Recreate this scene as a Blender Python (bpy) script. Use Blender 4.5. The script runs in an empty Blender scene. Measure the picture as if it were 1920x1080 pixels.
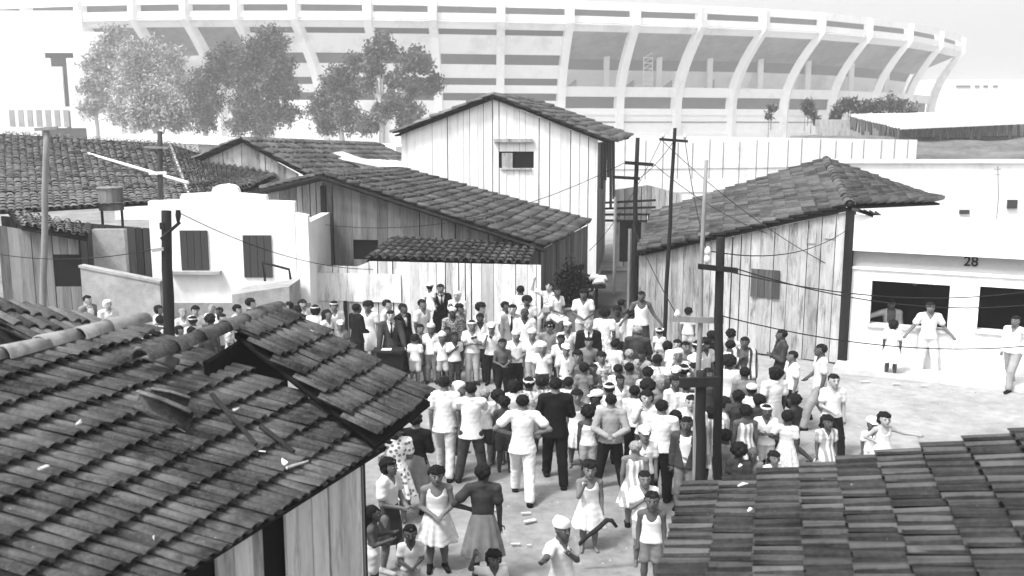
import bpy, math, random
import numpy as np
from mathutils import Vector, Matrix, noise
from math import sin, cos, pi, radians as R
C = bpy.context.scene.collection
SC = bpy.context.scene
rnd = random.Random(7)

# ------------------------------------------------------------ camera, world, sun, exposure
F = 1800.0; TH = math.atan(305/1800.0); CAMZ = 6.0
cam = bpy.data.cameras.new('camera'); camo = bpy.data.objects.new('camera', cam); C.objects.link(camo)
camo.location = (0, 0, CAMZ); camo.rotation_euler = (pi/2-TH, 0, 0)
cam.sensor_width = 36; cam.lens = 36*F/1920; cam.clip_end = 4000; cam.clip_start = .05
cam.dof.use_dof = True; cam.dof.focus_distance = 17.0; cam.dof.aperture_fstop = 1.9
SC.camera = camo
SUN_EL, SUN_AZ = R(58), R(-130)          # high soft sun, from behind left of the camera
W = bpy.data.worlds.new('World'); SC.world = W; W.use_nodes = True
nt = W.node_tree; bg = nt.nodes['Background']
sky = nt.nodes.new('ShaderNodeTexSky'); sky.sky_type = 'NISHITA'; sky.sun_disc = False
sky.sun_elevation = SUN_EL; sky.sun_rotation = SUN_AZ; sky.dust_density = 6; sky.air_density = 1.5; sky.ozone_density = 1
bw = nt.nodes.new('ShaderNodeRGBToBW')   # black-and-white film: the sky's own brightness without its hue
nt.links.new(sky.outputs[0], bw.inputs[0]); nt.links.new(bw.outputs[0], bg.inputs[0]); bg.inputs[1].default_value = 0.15
sl = bpy.data.lights.new('sun', 'SUN'); sl.energy = 1.9; sl.angle = R(8)
slo = bpy.data.objects.new('sun', sl); C.objects.link(slo)
sd = Vector((sin(SUN_AZ)*cos(SUN_EL), cos(SUN_AZ)*cos(SUN_EL), sin(SUN_EL)))
slo.rotation_euler = sd.to_track_quat('Z', 'Y').to_euler(); slo.location = (0, -5, 40)
SC.view_settings.view_transform = 'Standard'; SC.view_settings.look = 'None'
SC.view_settings.exposure = 1.0; SC.view_settings.gamma = 1.0
SC.cycles.use_denoising = True
SC.cycles.max_bounces = 5; SC.cycles.diffuse_bounces = 3; SC.cycles.glossy_bounces = 1
SC.cycles.transmission_bounces = 2; SC.cycles.volume_bounces = 1; SC.cycles.transparent_max_bounces = 6
SC.cycles.use_adaptive_sampling = True; SC.cycles.adaptive_threshold = 0.02

# ------------------------------------------------------------ pixel -> world point at a real depth
CT, ST = cos(TH), sin(TH)
def ray(px, py):
    u = (px-960)/F; v = (540-py)/F
    return Vector((u, CT+v*ST, -ST+v*CT))
def at(px, py, d):
    r = ray(px, py); return Vector((0, 0, CAMZ)) + r*(d/r.y)
def onz(px, py, z):
    r = ray(px, py); return Vector((0, 0, CAMZ)) + r*((z-CAMZ)/r.z)

# ------------------------------------------------------------ scene bookkeeping
def tag(o, label=None, cat=None, group=None, kind=None):
    if label: o['label'] = label
    if cat: o['category'] = cat
    if group: o['group'] = group
    if kind: o['kind'] = kind
    return o
def empty(name, loc=(0, 0, 0), label=None, cat=None, group=None):
    o = bpy.data.objects.new(name, None); C.objects.link(o); o.location = loc
    o.empty_display_size = .2
    return tag(o, label, cat, group)

class MB:
    """collects faces with a per-face tone; build() links ONE mesh object"""
    def __init__(s): s.v = []; s.f = []; s.t = []; s.m = []
    def add(s, vs, fs, tone=.5, m=0):
        n = len(s.v); s.v.extend([tuple(v) for v in vs])
        for j, f in enumerate(fs): s.f.append(tuple(i+n for i in f)); s.t.append(tone[j] if isinstance(tone, list) else tone); s.m.append(m)
    def hexa(s, c, tone=.5, m=0):     # 8 corners: bottom 0-3 ccw, top 4-7
        s.add(c, [(3,2,1,0),(4,5,6,7),(0,1,5,4),(1,2,6,5),(2,3,7,6),(3,0,4,7)], tone, m)
    def box(s, x0, x1, y0, y1, z0, z1, tone=.5, m=0):
        s.hexa([(x0,y0,z0),(x1,y0,z0),(x1,y1,z0),(x0,y1,z0),(x0,y0,z1),(x1,y0,z1),(x1,y1,z1),(x0,y1,z1)], tone, m)
    def slab(s, a, u, n, x0, x1, z0, z1, th, off=0, tone=.5, m=0, z1b=None, z0b=None):
        """box on a vertical plane: origin a, along u, outward normal n, front face at off"""
        z1b = z1 if z1b is None else z1b; z0b = z0 if z0b is None else z0b
        f = lambda x, z, o: (a[0]+u[0]*x+n[0]*o, a[1]+u[1]*x+n[1]*o, z)
        s.hexa([f(x0,z0,off), f(x1,z0b,off), f(x1,z0b,off-th), f(x0,z0,off-th),
                f(x0,z1,off), f(x1,z1b,off), f(x1,z1b,off-th), f(x0,z1,off-th)], tone, m)
    def tube(s, pts, rad, seg=8, tone=.5, m=0, cap=True):
        pts = [Vector(p) for p in pts]
        if not isinstance(rad, (list, tuple)): rad = [rad]*len(pts)
        rings = []; ref = Vector((0, 0, 1))
        for i, p in enumerate(pts):
            d = (pts[min(i+1, len(pts)-1)]-pts[max(i-1, 0)]).normalized()
            a = d.cross(ref if abs(d.z) < .95 else Vector((1, 0, 0))).normalized(); b = d.cross(a)
            rings.append([p+(a*cos(2*pi*k/seg)+b*sin(2*pi*k/seg))*rad[i] for k in range(seg)])
        vs = [v for r in rings for v in r]; fs = []
        for i in range(len(pts)-1):
            for k in range(seg):
                fs.append((i*seg+k, i*seg+(k+1) % seg, (i+1)*seg+(k+1) % seg, (i+1)*seg+k))
        if cap:
            fs.append(tuple(range(seg-1, -1, -1))); fs.append(tuple((len(pts)-1)*seg+k for k in range(seg)))
        s.add(vs, fs, tone, m)
    def build(s, name, mats, parent=None, smooth=False):
        me = bpy.data.meshes.new(name)
        if s.v:
            v = np.array(s.v, dtype=np.float32)
            if parent is not None:
                q_ = parent
                while q_ is not None: v -= np.array(q_.location, dtype=np.float32); q_ = q_.parent
            me.vertices.add(len(v)); me.vertices.foreach_set('co', v.ravel())
            ln = np.array([len(f) for f in s.f], dtype=np.int32)
            me.loops.add(int(ln.sum())); me.loops.foreach_set('vertex_index', np.concatenate([np.array(f, dtype=np.int32) for f in s.f]))
            st = np.zeros(len(ln), dtype=np.int32); st[1:] = np.cumsum(ln)[:-1]
            me.polygons.add(len(ln)); me.polygons.foreach_set('loop_start', st); me.polygons.foreach_set('loop_total', ln)
            me.polygons.foreach_set('material_index', np.array(s.m, dtype=np.int32))
            me.polygons.foreach_set('use_smooth', np.full(len(ln), smooth))
            at_ = me.attributes.new('tone', 'FLOAT', 'FACE'); at_.data.foreach_set('value', np.array(s.t, dtype=np.float32))
            me.update(calc_edges=True); me.validate()
        for m in (mats if isinstance(mats, (list, tuple)) else [mats]): me.materials.append(m)
        o = bpy.data.objects.new(name, me); C.objects.link(o)
        if parent is not None: o.parent = parent
        return o

# ------------------------------------------------------------ materials (black and white film: neutral greys only)
def newmat(name, rough=.9):
    m = bpy.data.materials.new(name); m.use_nodes = True
    n = m.node_tree; b = n.nodes['Principled BSDF']; b.inputs['Roughness'].default_value = rough
    b.inputs['Specular IOR Level'].default_value = .07
    return m, n, b
def nd(n, t, **k):
    x = n.nodes.new(t)
    for a, v in k.items(): setattr(x, a, v)
    return x
def math_(n, op, a, b, clamp=False):
    x = nd(n, 'ShaderNodeMath', operation=op); x.use_clamp = clamp
    for i, v in enumerate((a, b)):
        if isinstance(v, (int, float)): x.inputs[i].default_value = v
        else: n.links.new(v, x.inputs[i])
    return x.outputs[0]
def ramp(n, src, lo, hi, a=0., b=1.):
    x = nd(n, 'ShaderNodeMapRange'); n.links.new(src, x.inputs[0])
    x.inputs[1].default_value = a; x.inputs[2].default_value = b; x.inputs[3].default_value = lo; x.inputs[4].default_value = hi
    return x.outputs[0]
def tex_noise(n, scale, stretch=(1, 1, 1), detail=4, rough=.6, coord='Object'):
    tc = nd(n, 'ShaderNodeTexCoord'); mp = nd(n, 'ShaderNodeMapping'); mp.inputs['Scale'].default_value = stretch
    n.links.new(tc.outputs[coord], mp.inputs[0])
    t = nd(n, 'ShaderNodeTexNoise'); t.inputs['Scale'].default_value = scale; t.inputs['Detail'].default_value = detail
    t.inputs['Roughness'].default_value = rough; n.links.new(mp.outputs[0], t.inputs['Vector'])
    return t.outputs['Fac']
def tone_out(n):
    a = nd(n, 'ShaderNodeAttribute'); a.attribute_name = 'tone'; return a.outputs['Fac']
def surf(name, lo, hi, scale=1.5, stretch=(1, 1, 1), mix=.6, fine=12., spots=0., spot_tone=.7, dark=0., rough=.92, bump=0.0, bscale=None, contrast=(.3, .7)):
    """grey from lo to hi by per-face tone and noise; optional pale lichen spots and dark stains"""
    m, n, b = newmat(name, rough)
    t = tone_out(n); a = ramp(n, tex_noise(n, scale, stretch, 5), 0, 1, *contrast); c = ramp(n, tex_noise(n, fine, stretch, 3), 0, 1, *contrast)
    v = math_(n, 'ADD', math_(n, 'MULTIPLY', t, 1-mix), math_(n, 'MULTIPLY', math_(n, 'ADD', math_(n, 'MULTIPLY', a, .65), math_(n, 'MULTIPLY', c, .35)), mix))
    col = ramp(n, v, lo, hi)
    if dark:
        dk = ramp(n, tex_noise(n, scale*1.7, stretch, 6, .7), 1, 1-dark, .52, .7); col = math_(n, 'MULTIPLY', col, dk)
    if spots:
        sp = ramp(n, tex_noise(n, fine*1.3, (1, 1, 1), 2), 0, 1, .74-spots*.1, .76-spots*.1+.03)
        mx = nd(n, 'ShaderNodeMix', data_type='FLOAT'); n.links.new(sp, mx.inputs[0]); n.links.new(col, mx.inputs[2]); mx.inputs[3].default_value = spot_tone
        col = mx.outputs[0]
    cb = nd(n, 'ShaderNodeCombineColor')
    for i in range(3): n.links.new(col, cb.inputs[i])
    n.links.new(cb.outputs[0], b.inputs['Base Color'])
    if bump:
        bp = nd(n, 'ShaderNodeBump'); bp.inputs['Strength'].default_value = bump; bp.inputs['Distance'].default_value = .02
        n.links.new(tex_noise(n, bscale or fine*2, stretch, 6, .7), bp.inputs['Height']); n.links.new(bp.outputs[0], b.inputs['Normal'])
    return m

M = {}
M['tile_near'] = surf('clay tiles weathered', .008, .28, 2.2, mix=.5, fine=34, spots=.3, spot_tone=.36, dark=.6, bump=.8, contrast=(.34, .68), bscale=60)
M['tile_right'] = surf('clay tiles dark', .004, .14, 1.6, (1, 1, 1), mix=.35, fine=26, spots=.1, spot_tone=.3, dark=.4, bump=.5, bscale=60)
M['tile_mid'] = surf('clay tiles mid', .006, .16, .9, mix=.55, fine=7, dark=.6, bump=.4)
M['tile_old'] = surf('clay tiles pale', .03, .24, .7, mix=.6, fine=4, dark=.4)
M['cap'] = surf('ridge tiles', .08, .36, 1.8, mix=.6, fine=14, dark=.5, bump=.4)
M['plank_white'] = surf('whitewashed boards', .3, .85, .9, (5, 5, .7), mix=.6, fine=6, dark=.55, contrast=(.25, .6))
M['plank_pale'] = surf('pale boards', .15, .62, .8, (5, 5, .8), mix=.6, fine=5, dark=.7)
M['plank_grey'] = surf('grey boards', .05, .3, .8, (5, 5, .4), mix=.6, fine=5, dark=.5)
M['plank_dark'] = surf('dark boards', .025, .14, .8, (5, 5, .4), mix=.6, fine=5, dark=.5)
M['plaster_white'] = surf('white plaster', .66, .88, .6, (1, 1, .5), mix=.8, fine=5, dark=.2)
M['white_boards'] = surf('limewashed boards', .68, .9, .7, (4, 4, .4), mix=.6, fine=5, dark=.22)
M['plaster_grey'] = surf('stained render', .2, .45, .8, mix=.9, fine=6, dark=.35, bump=.3)
M['shutter'] = surf('painted shutters', .035, .06, 2, (6, 6, .4), mix=.6)
M['dark'] = surf('dark interior and shade', .008, .014, 1)
M['pole'] = surf('weathered pole', .008, .03, 1, (6, 6, .6), mix=.8, fine=9)
M['pole_pale'] = surf('pale pole', .12, .3, 1, (6, 6, .6), mix=.8, fine=9)
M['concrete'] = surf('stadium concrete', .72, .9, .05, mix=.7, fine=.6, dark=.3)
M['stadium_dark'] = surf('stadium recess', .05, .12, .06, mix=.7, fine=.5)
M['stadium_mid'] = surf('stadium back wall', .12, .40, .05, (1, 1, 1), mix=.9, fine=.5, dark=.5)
M['earth'] = surf('beaten earth', .12, .5, .5, mix=.5, fine=4, dark=.28, bump=.8, bscale=5, spots=.12, spot_tone=.5, contrast=(.3, .7))
M['paving'] = surf('cement paving', .4, .62, .5, mix=1, fine=6, dark=.2)
M['white'] = surf('white paint', .78, .86, 1)
M['wood_stick'] = surf('sticks', .012, .04, 3)
M['wire'] = surf('wire', .02, .03, 1)
M['porcelain'] = surf('porcelain', .5, .7, 3, rough=.3)
M['grasshill'] = surf('rough grass', .05, .2, .25, mix=1, fine=2, dark=.4)
# ------------------------------------------------------------ roofs of half-round clay tiles
def tile_roof(mb, E0, E1, R0, R1, course=.35, pitch=.2, seg=4, skip=None, jit=1., tonef=None, deck=True, m_deck=1, lift=.045, sag=0., cov=.36, arch=.85, strip=0., raise_=None, chan_shade=.55):
    E0, E1, R0, R1 = map(Vector, (E0, E1, R0, R1))
    L = ((E1-E0).length+(R1-R0).length)/2; S = ((R0-E0).length+(R1-E1).length)/2
    nc = max(2, round(S/course)); nw = max(2, round(L/pitch))
    N = (E1-E0).cross(R0-E0).normalized()
    if N.z < 0: N = -N
    def P(s, t):
        p = (E0*(1-t)+E1*t)*(1-s)+(R0*(1-t)+R1*t)*s
        if sag: p = p - N*(sag*sin(pi*t)*(.6+.4*sin(5*t+3*s)))
        return p
    for j in range(nc):
        cshift = rnd.uniform(-.25, .25)*jit/nc*.3
        for i in range(nw):
            for kind in (0, 1):                       # 0 = cover, 1 = channel
                t = (i+.5*(kind == 0)+.25)/nw
                if t > 1: continue
                s0 = j/nc+cshift+rnd.uniform(-.05, .05)*jit/nc; s1 = (j+1.22)/nc
                if skip and skip((s0+s1)/2, t): continue
                s1 = min(s1, 1.02)
                a = P(s0, t); b = P(s1, t); w = (P(.5, t+.5/nw)-P(.5, t-.5/nw))
                bx = w.normalized(); wl = w.length
                b = b + bx*rnd.uniform(-.012, .012)*jit; a = a + bx*rnd.uniform(-.012, .012)*jit
                up = N*(lift+rnd.uniform(-.006, .012)*jit)
                ra, rb = (cov*wl, cov*.84*wl) if kind == 0 else (.27*wl, .34*wl)
                tone = (tonef(s0, t) if tonef else rnd.random()**1.4)*(chan_shade if kind else 1)  # channel tone lowered: gap shade between covers painted in, plus dirt
                vs = []; fs = []
                th = .016 if pitch > .15 else .012
                for (q, r, off) in ((a, ra, up), (b, rb, N*0.0)):
                    base = q+off+(N*((.045 if pitch > .15 else .026) if raise_ is None else raise_) if kind == 0 else N*(.0))
                    for rr in (r, r-th):
                        for k in range(seg+1):
                            an = pi*k/seg
                            y = sin(an)*rr*(arch if kind == 0 else -.6); x = cos(an)*rr
                            vs.append(base+bx*x+N*(y+(ra*.5 if kind == 1 else 0)))
                n1 = seg+1
                for k in range(seg):
                    fs.append((k, k+1, 2*n1+k+1, 2*n1+k))           # outside
                    fs.append((n1+k+1, n1+k, 3*n1+k, 3*n1+k+1))     # inside
                    fs.append((k+1, k, n1+k, n1+k+1))               # lower rim
                mb.add(vs, fs, [min(1, max(0, tone+(strip*rnd.uniform(-1, 1) if q_ % 3 == 0 else 0))) for q_ in range(len(fs))] if strip else tone, 0)
    if deck:
        d = N*.05; e = N*.1
        c = [P(0.02, 0.01)-d, P(.02, .99)-d, P(.99, .99)-d, P(.99, .01)-d]
        if not skip:
            mb.hexa([x-e+d for x in c]+c, .2, m_deck)
def ridge_caps(mb, a, b, r=.12, ln=.42, tone=None, m=0, jit=1., N=Vector((0, 0, 1))):
    a, b = Vector(a), Vector(b); n = max(1, round((b-a).length/ln)); d = (b-a)/n; dn = d.normalized()
    sx = dn.cross(Vector((0, 0, 1))).normalized(); up = sx.cross(dn)
    for i in range(n):
        p = a+d*i+sx*rnd.uniform(-.02, .02)*jit; q = a+d*(i+1.12)+sx*rnd.uniform(-.02, .02)*jit
        vs = []; fs = []; seg = 7
        for (o, rr) in ((p, r*1.08), (q, r*.86)):
            for r2 in (rr, rr-.02):
                for k in range(seg+1):
                    an = pi*k/seg; vs.append(o+sx*cos(an)*r2+up*(sin(an)*r2))
        n1 = seg+1
        for k in range(seg):
            fs += [(k, k+1, 2*n1+k+1, 2*n1+k), (n1+k+1, n1+k, 3*n1+k, 3*n1+k+1), (k+1, k, n1+k, n1+k+1), (2*n1+k, 2*n1+k+1, 3*n1+k+1, 3*n1+k)]
        mb.add(vs, fs, rnd.uniform(.3, 1) if tone is None else tone, m)

# ------------------------------------------------------------ board walls
def frame2(A, B):
    A, B = Vector(A), Vector(B); u = Vector((B.x-A.x, B.y-A.y, 0)); L = u.length; u.normalize()
    n = Vector((u.y, -u.x, 0))
    if n.dot(Vector((A.x, A.y, 0))) > 0: n = -n       # towards the camera
    return A, u, n, L
def itop(tops, x):
    if x <= tops[0][0]: return tops[0][1]
    for (a, za), (b, zb) in zip(tops, tops[1:]):
        if x <= b: return za+(zb-za)*(x-a)/max(b-a, 1e-6)
    return tops[-1][1]
def planks(mb, A, B, zb, tops, bw=.22, holes=(), rag=0., off=0., back=True, m_back=1, horizontal=False):
    """tops: z or [(fraction, z)]; holes: (x0,x1,z0,z1) in metres along the wall"""
    A, u, n, L = frame2(A, B)
    tops = [(0, tops), (L, tops)] if not isinstance(tops, list) else [(a*L, z) for a, z in tops]
    x = 0.
    while x < L-.01:
        w = min(bw*rnd.uniform(.6, 1.4), L-x); gap = rnd.choice([.004, .006, .012, .02, .035])
        x0, x1 = x, x+w-gap; o = off+rnd.uniform(-.018, .02); tone = rnd.random() if rnd.random() > .12 else -.35; th = .025
        z0 = zb+rnd.uniform(0, rag); za, zc = itop(tops, x0), itop(tops, x1)
        segs = [(z0, None)]
        for (h0, h1, b0, b1) in holes:
            if x0 < h1 and x1 > h0:
                lo, segs = segs, []
                for (s0, s1) in lo:
                    if s1 is None or s1 > b1: segs.append((max(s0, b1), s1))
                    if s0 < b0: segs.append((s0, b0))
        for (s0, s1) in segs:
            if s1 is None:
                if min(za, zc) > s0: mb.slab(A, u, n, x0, x1, s0, za, th, o, tone, 0, z1b=zc)
            else: mb.slab(A, u, n, x0, x1, s0, s1, th, o, tone, 0)
        x += w
    if back:
        for (a, za), (b, zz) in zip(tops, tops[1:]):
            mb.slab(A, u, n, a+.02, b-.02, zb, za-.03, .03, off-.06, .5, m_back, z1b=zz-.03)  # near-black backing stands in for shade behind gaps and openings
    return A, u, n, L

def structure(name, mb, mat, smooth=False):
    return tag(mb.build(name, mat, None, smooth), kind='structure')

# ============================================================ THE SETTING
def gridmesh(x0, x1, y0, y1, nx, ny, zf):
    mb = MB(); vs = [(x0+(x1-x0)*i/nx, y0+(y1-y0)*j/ny, 0) for j in range(ny+1) for i in range(nx+1)]
    vs = [(x, y, zf(x, y)) for x, y, _ in vs]
    mb.add(vs, [(j*(nx+1)+i, j*(nx+1)+i+1, (j+1)*(nx+1)+i+1, (j+1)*(nx+1)+i) for j in range(ny) for i in range(nx)])
    return mb
def gz(x, y):
    d = math.hypot(x, y)
    return (.035*noise.noise(Vector((x*.5, y*.5, 0)))+.02*noise.noise(Vector((x*1.7, y*1.7, 3)))) if d < 60 else 0.
g = MB()
near = gridmesh(-20, 30, 2, 52, 150, 150, gz); g.add(near.v, near.f)
BIG = 900
for (a, b, c_, d_) in ((-BIG, -20, -BIG, BIG), (30, BIG, -BIG, BIG), (-20, 30, -BIG, 2), (-20, 30, 52, BIG)):
    g.add([(a, c_, -.02), (b, c_, -.02), (b, d_, -.02), (a, d_, -.02)], [(0, 1, 2, 3)])
gc = []
for f in g.f:
    c = [sum(g.v[i][k] for i in f)/len(f) for k in (0, 1)]
    v = .0+.40*min(1, max(0, (c[0]-2.5)/3.5))*min(1, max(0, (c[1]-13)/6))+.12*noise.noise(Vector((c[0]*.35, c[1]*.35, 2)))+.10*noise.noise(Vector((c[0]*1.3, c[1]*1.3, 4)))
    gc.append(v)
g.t = gc
structure('ground', g, M['earth'], True)

# ---- near left house: two tiled roofs over a board wall
dA = Vector((.37, .93, 0)).normalized()
houseA = empty('tiled_shack', (-2.5, 7, 0), 'nearest shack at lower left, sagging dark clay tile roof over pale board wall', 'shack')
E1 = onz(745, 830, 2.95); E0 = E1-dA*6.4; R1 = onz(250, 612, 4.05); R0 = R1-dA*6.4
mb = MB()
def toneA(s, t):
    v = .32+.55*noise.noise(Vector((s*4.5, t*9, 0)))+.3*noise.noise(Vector((s*11, t*34, 5)))+rnd.uniform(-.12, .12)
    return min(1, max(.02, v-(.22 if rnd.random() < .12 else 0)))
tile_roof(mb, E0, E1, R0, R1, .33, .125, seg=4, sag=.05, tonef=toneA, cov=.42, arch=.6, strip=.2, lift=.075, chan_shade=.3)
mb.build('roof', [M['tile_near'], M['dark']], houseA, True)
mb = MB(); ridge_caps(mb, R0+Vector((0, 0, .05)), R1+Vector((0, 0, .03))+dA*.1, .1, .4, jit=2)
mb.build('ridge', M['cap'], houseA, True)
# the far slope behind the ridge
mb = MB(); nb = Vector((-.93, .37, 0))
tile_roof(mb, R0+nb*2.6-Vector((0, 0, 1.2)), R1+nb*2.6-Vector((0, 0, 1.2)), R0, R1, .35, .25, seg=3, deck=True)
mb.build('rear_roof', [M['tile_near'], M['dark']], houseA, True)
# upper raised roof, its near edge broken away on the slant
RB0, RB1 = onz(300, 665, 4.02), onz(523, 580, 4.02); EB0, EB1 = onz(560, 935, 3.17), onz(808, 745, 3.17)
dB = (EB1-EB0).normalized(); EB0 = EB1-dB*2.6; RB0 = RB1-(RB1-RB0).normalized()*2.3
def skipB(s, t): return t < .42+.13*s
mb = MB(); tile_roof(mb, EB0, EB1, RB0, RB1, .335, .12, seg=4, skip=skipB, jit=1.3, tonef=lambda s, t: toneA(s+3, t)*.6, cov=.38, arch=.8, strip=.16, lift=.055)
PB = lambda s, t: (EB0*(1-t)+EB1*t)*(1-s)+(RB0*(1-t)+RB1*t)*s
c4 = [PB(0, .44), PB(0, .99), PB(.98, .99), PB(.98, .57)]
mb.hexa([x-Vector((0, 0, .09)) for x in c4]+[x-Vector((0, 0, .04)) for x in c4], .2, 1)
upper = mb.build('upper_roof', [M['tile_near'], M['dark']], houseA, True)
mb = MB(); ridge_caps(mb, RB0-dA*.1, RB0.lerp(RB1, .5), .1, .4, tone=.12); mb.build('ridge', M['tile_near'], upper, True)
mb = MB(); ridge_caps(mb, RB0.lerp(RB1, .52), RB1, .1, .4, tone=.35); mb.build('ridge', M['tile_near'], upper, True)
mb = MB()   # rear loft panel, near-black to paint the shade under the raised roof
q0, q1 = RB0.lerp(RB1, .3), RB1-(RB1-RB0)*.04
A_, u_, n_, L_ = frame2(q0, q1); mb.slab(A_, u_, n_, 0, L_, 2.7, q0.z-.2, .05, .12, .3, 0, z1b=q1.z-.02)
mb.build('loft_shade_wall', M['dark'], upper)
# front wall of boards
wa = E1+Vector((-.33, -.12, 0)); wb = E1-dA*5.6+Vector((-.33, -.12, 0))
mb = MB(); L_ = (wa-wb).length
planks(mb, wb, wa, 0, [(0, 2.88), (1, 2.86)], .2, holes=[(L_-2.72, L_-2.3, .1, 2.88), (L_-1.38, L_-1.3, .3, 2.8)], rag=.2)
mb.build('wall', [M['plank_white'], M['dark']], houseA)
mb = MB(); nq = Vector((-.93, .37, 0))
planks(mb, wa, wa+nq*4.2, 0, [(0, 2.86), (.5, 3.8), (1, 2.9)], .2); mb.build('end_wall', [M['plank_grey'], M['dark']], houseA)
mb = MB()
for k in range(13):
    p = E0.lerp(E1, k/12.5+.02)-Vector((0, 0, .15)); sl_ = (R0-E0); mb.tube([p+sl_*.07, p+sl_*.5], .03, 6, .4)
mb.build('rafters', M['pole'], houseA)
# roof behind it, further left
houseA2 = empty('tiled_shack', (-5.5, 11, 0), 'low dark tiled roof just behind the ridge of the nearest left shack', 'shack')
mb = MB(); rA, rB = at(-80, 560, 10.4), at(165, 600, 12.2)
tile_roof(mb, rA+Vector((1.6, -.75, -.75)), rB+Vector((1.5, -.7, -.75)), rA, rB, .34, .2, seg=4)
mb.build('roof', [M['tile_near'], M['dark']], houseA2, True)
mb = MB(); planks(mb, rA+Vector((-.5, .3, 0)), rB+Vector((-.3, 0, 0)), 0, [(0, rA.z-.1), (1, rB.z-.1)]); mb.build('wall', [M['plank_dark'], M['dark']], houseA2)

# ---- near right house: dark tiled roof
houseD = empty('tiled_shack', (3, 6, 0), 'nearest shack at lower right, dark clay tile roof with scalloped eave', 'shack')
dD = Vector((.26, .966, 0)).normalized(); E1 = onz(1284, 917, 2.9); E0 = E1-dD*4.8
nD = Vector((.966, -.26, 0)); R1 = at(1975, 806, E1.y-.84); R0 = R1-dD*4.8
mb = MB()
tile_roof(mb, E0, E1, R0, R1, .335, .155, seg=5, jit=.8, tonef=lambda s, t: min(1, max(0, rnd.random()**1.6*.8+.35*noise.noise(Vector((s*4, t*14, 7)))+.08)), cov=.29, arch=.5, strip=.14, lift=.05, raise_=.012, chan_shade=.12)
mb.build('roof', [M['tile_right'], M['dark']], houseD, True)
mb = MB(); planks(mb, E0+nD*.4, E1+nD*.4-dD*.25, 0, 2.85, .2, back=True); mb.build('wall', [M['plank_grey'], M['dark']], houseD)
mb = MB(); e_ = E1+nD*.4-dD*.25; r_ = R1-dD*.25; planks(mb, e_, r_, 0, [(0, 2.85), (1, r_.z-.12)], .2); mb.build('end_wall', [M['plank_grey'], M['dark']], houseD)

# ---- right board house with tiled roof
houseE = empty('wooden_house', (6, 26, 0), 'board house right of the crowd, pale planks, small closed shutter and curved tile roof', 'house')
WR = onz(1574, 684, 0); WL = Vector((WR.x-4.75, WR.y+2.9, 0))
f1 = at(1193, 476, WL.y-.25); f2 = at(1592, 388, WR.y-.15); br = at(1548, 302, 30.5); bl = at(1225, 402, 33)
mb = MB(); tile_roof(mb, f1, bl, f2, br, .36, .27, seg=4, sag=.08, jit=1.3)
mb.build('roof', [M['tile_mid'], M['dark']], houseE, True)
mb = MB(); tr = at(1768, 378, 25.6); tr2 = at(1740, 372, 30.5)
tile_roof(mb, tr2, tr, br, f2+Vector((0, 0, .02)), .36, .27, seg=4, jit=1.5); ridge_caps(mb, f2+Vector((0, 0, .05)), br+Vector((0, 0, .05)), .13, .45)
mb.build('side_roof', [M['tile_mid'], M['dark']], houseE, True)
mb = MB(); A_, u_, n_, L_ = planks(mb, WL, WR, 0, [(0, f1.z-.08), (1, f2.z-.12)], .27, rag=.05)
mb.build('wall', [M['plank_pale'], M['dark']], houseE)
# darker upper strip with old posters, corner post, shutter
mb = MB(); mb.slab(A_, u_, n_, L_-.05, L_+.16, -.02, f2.z-.05, .16, .05, .1); mb.build('corner_post', M['pole'], houseE)
s0 = (at(1413, 502, (WL.y+WR.y)/2-.1)); xs = L_*.44
kx = (s0-A_).dot(u_)
mb = MB()
for k in range(4): mb.slab(A_, u_, n_, kx+k*.19, kx+k*.19+.18, s0.z-.74, s0.z, .03, .05, rnd.random())
mb.build('shutter', M['plank_dark'], houseE)
for (fx, z0, w, h) in ((.9, 3.2, .26, .36), (.83, 3.05, .2, .36)):
    mb = MB(); mb.slab(A_, u_, n_, L_*fx, L_*fx+w, z0, z0+h, .004, .022, rnd.random()); mb.build('poster', M['plank_pale'], houseE)
mb = MB(); fz = f1.z
mb.tube([A_+Vector((0, 0, f1.z-.02))+n_*.05, Vector((WR.x, WR.y, f2.z-.06))+n_*.05], .055, 6, .1); mb.build('verge_beam', M['pole'], houseE)
mb = MB(); planks(mb, WR, WR+Vector((1.6, 7, 0)), 0, 3.6); planks(mb, WL, WL+Vector((1.5, 6, 0)), 0, [(0, f1.z-.1), (1, bl.z-.1)])
mb.build('side_wall', [M['plank_grey'], M['dark']], houseE)
# hanging dark cloth bits at the roof corner
mb = MB(); p = at(1600, 395, WR.y-.3)
for k in range(5):
    a = p+Vector((k*.14, 0, -.02*k)); b = a+Vector((.45, 0, -.14-.05*k)); mb.hexa([a, b, b+Vector((0, .1, 0)), a+Vector((0, .1, 0)), a+Vector((0, 0, .07)), b+Vector((0, 0, .09)), b+Vector((0, .1, .09)), a+Vector((0, .1, .07))], rnd.random()*.4)
mb.build('broken_tiles', M['tile_mid'], houseE)

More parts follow.
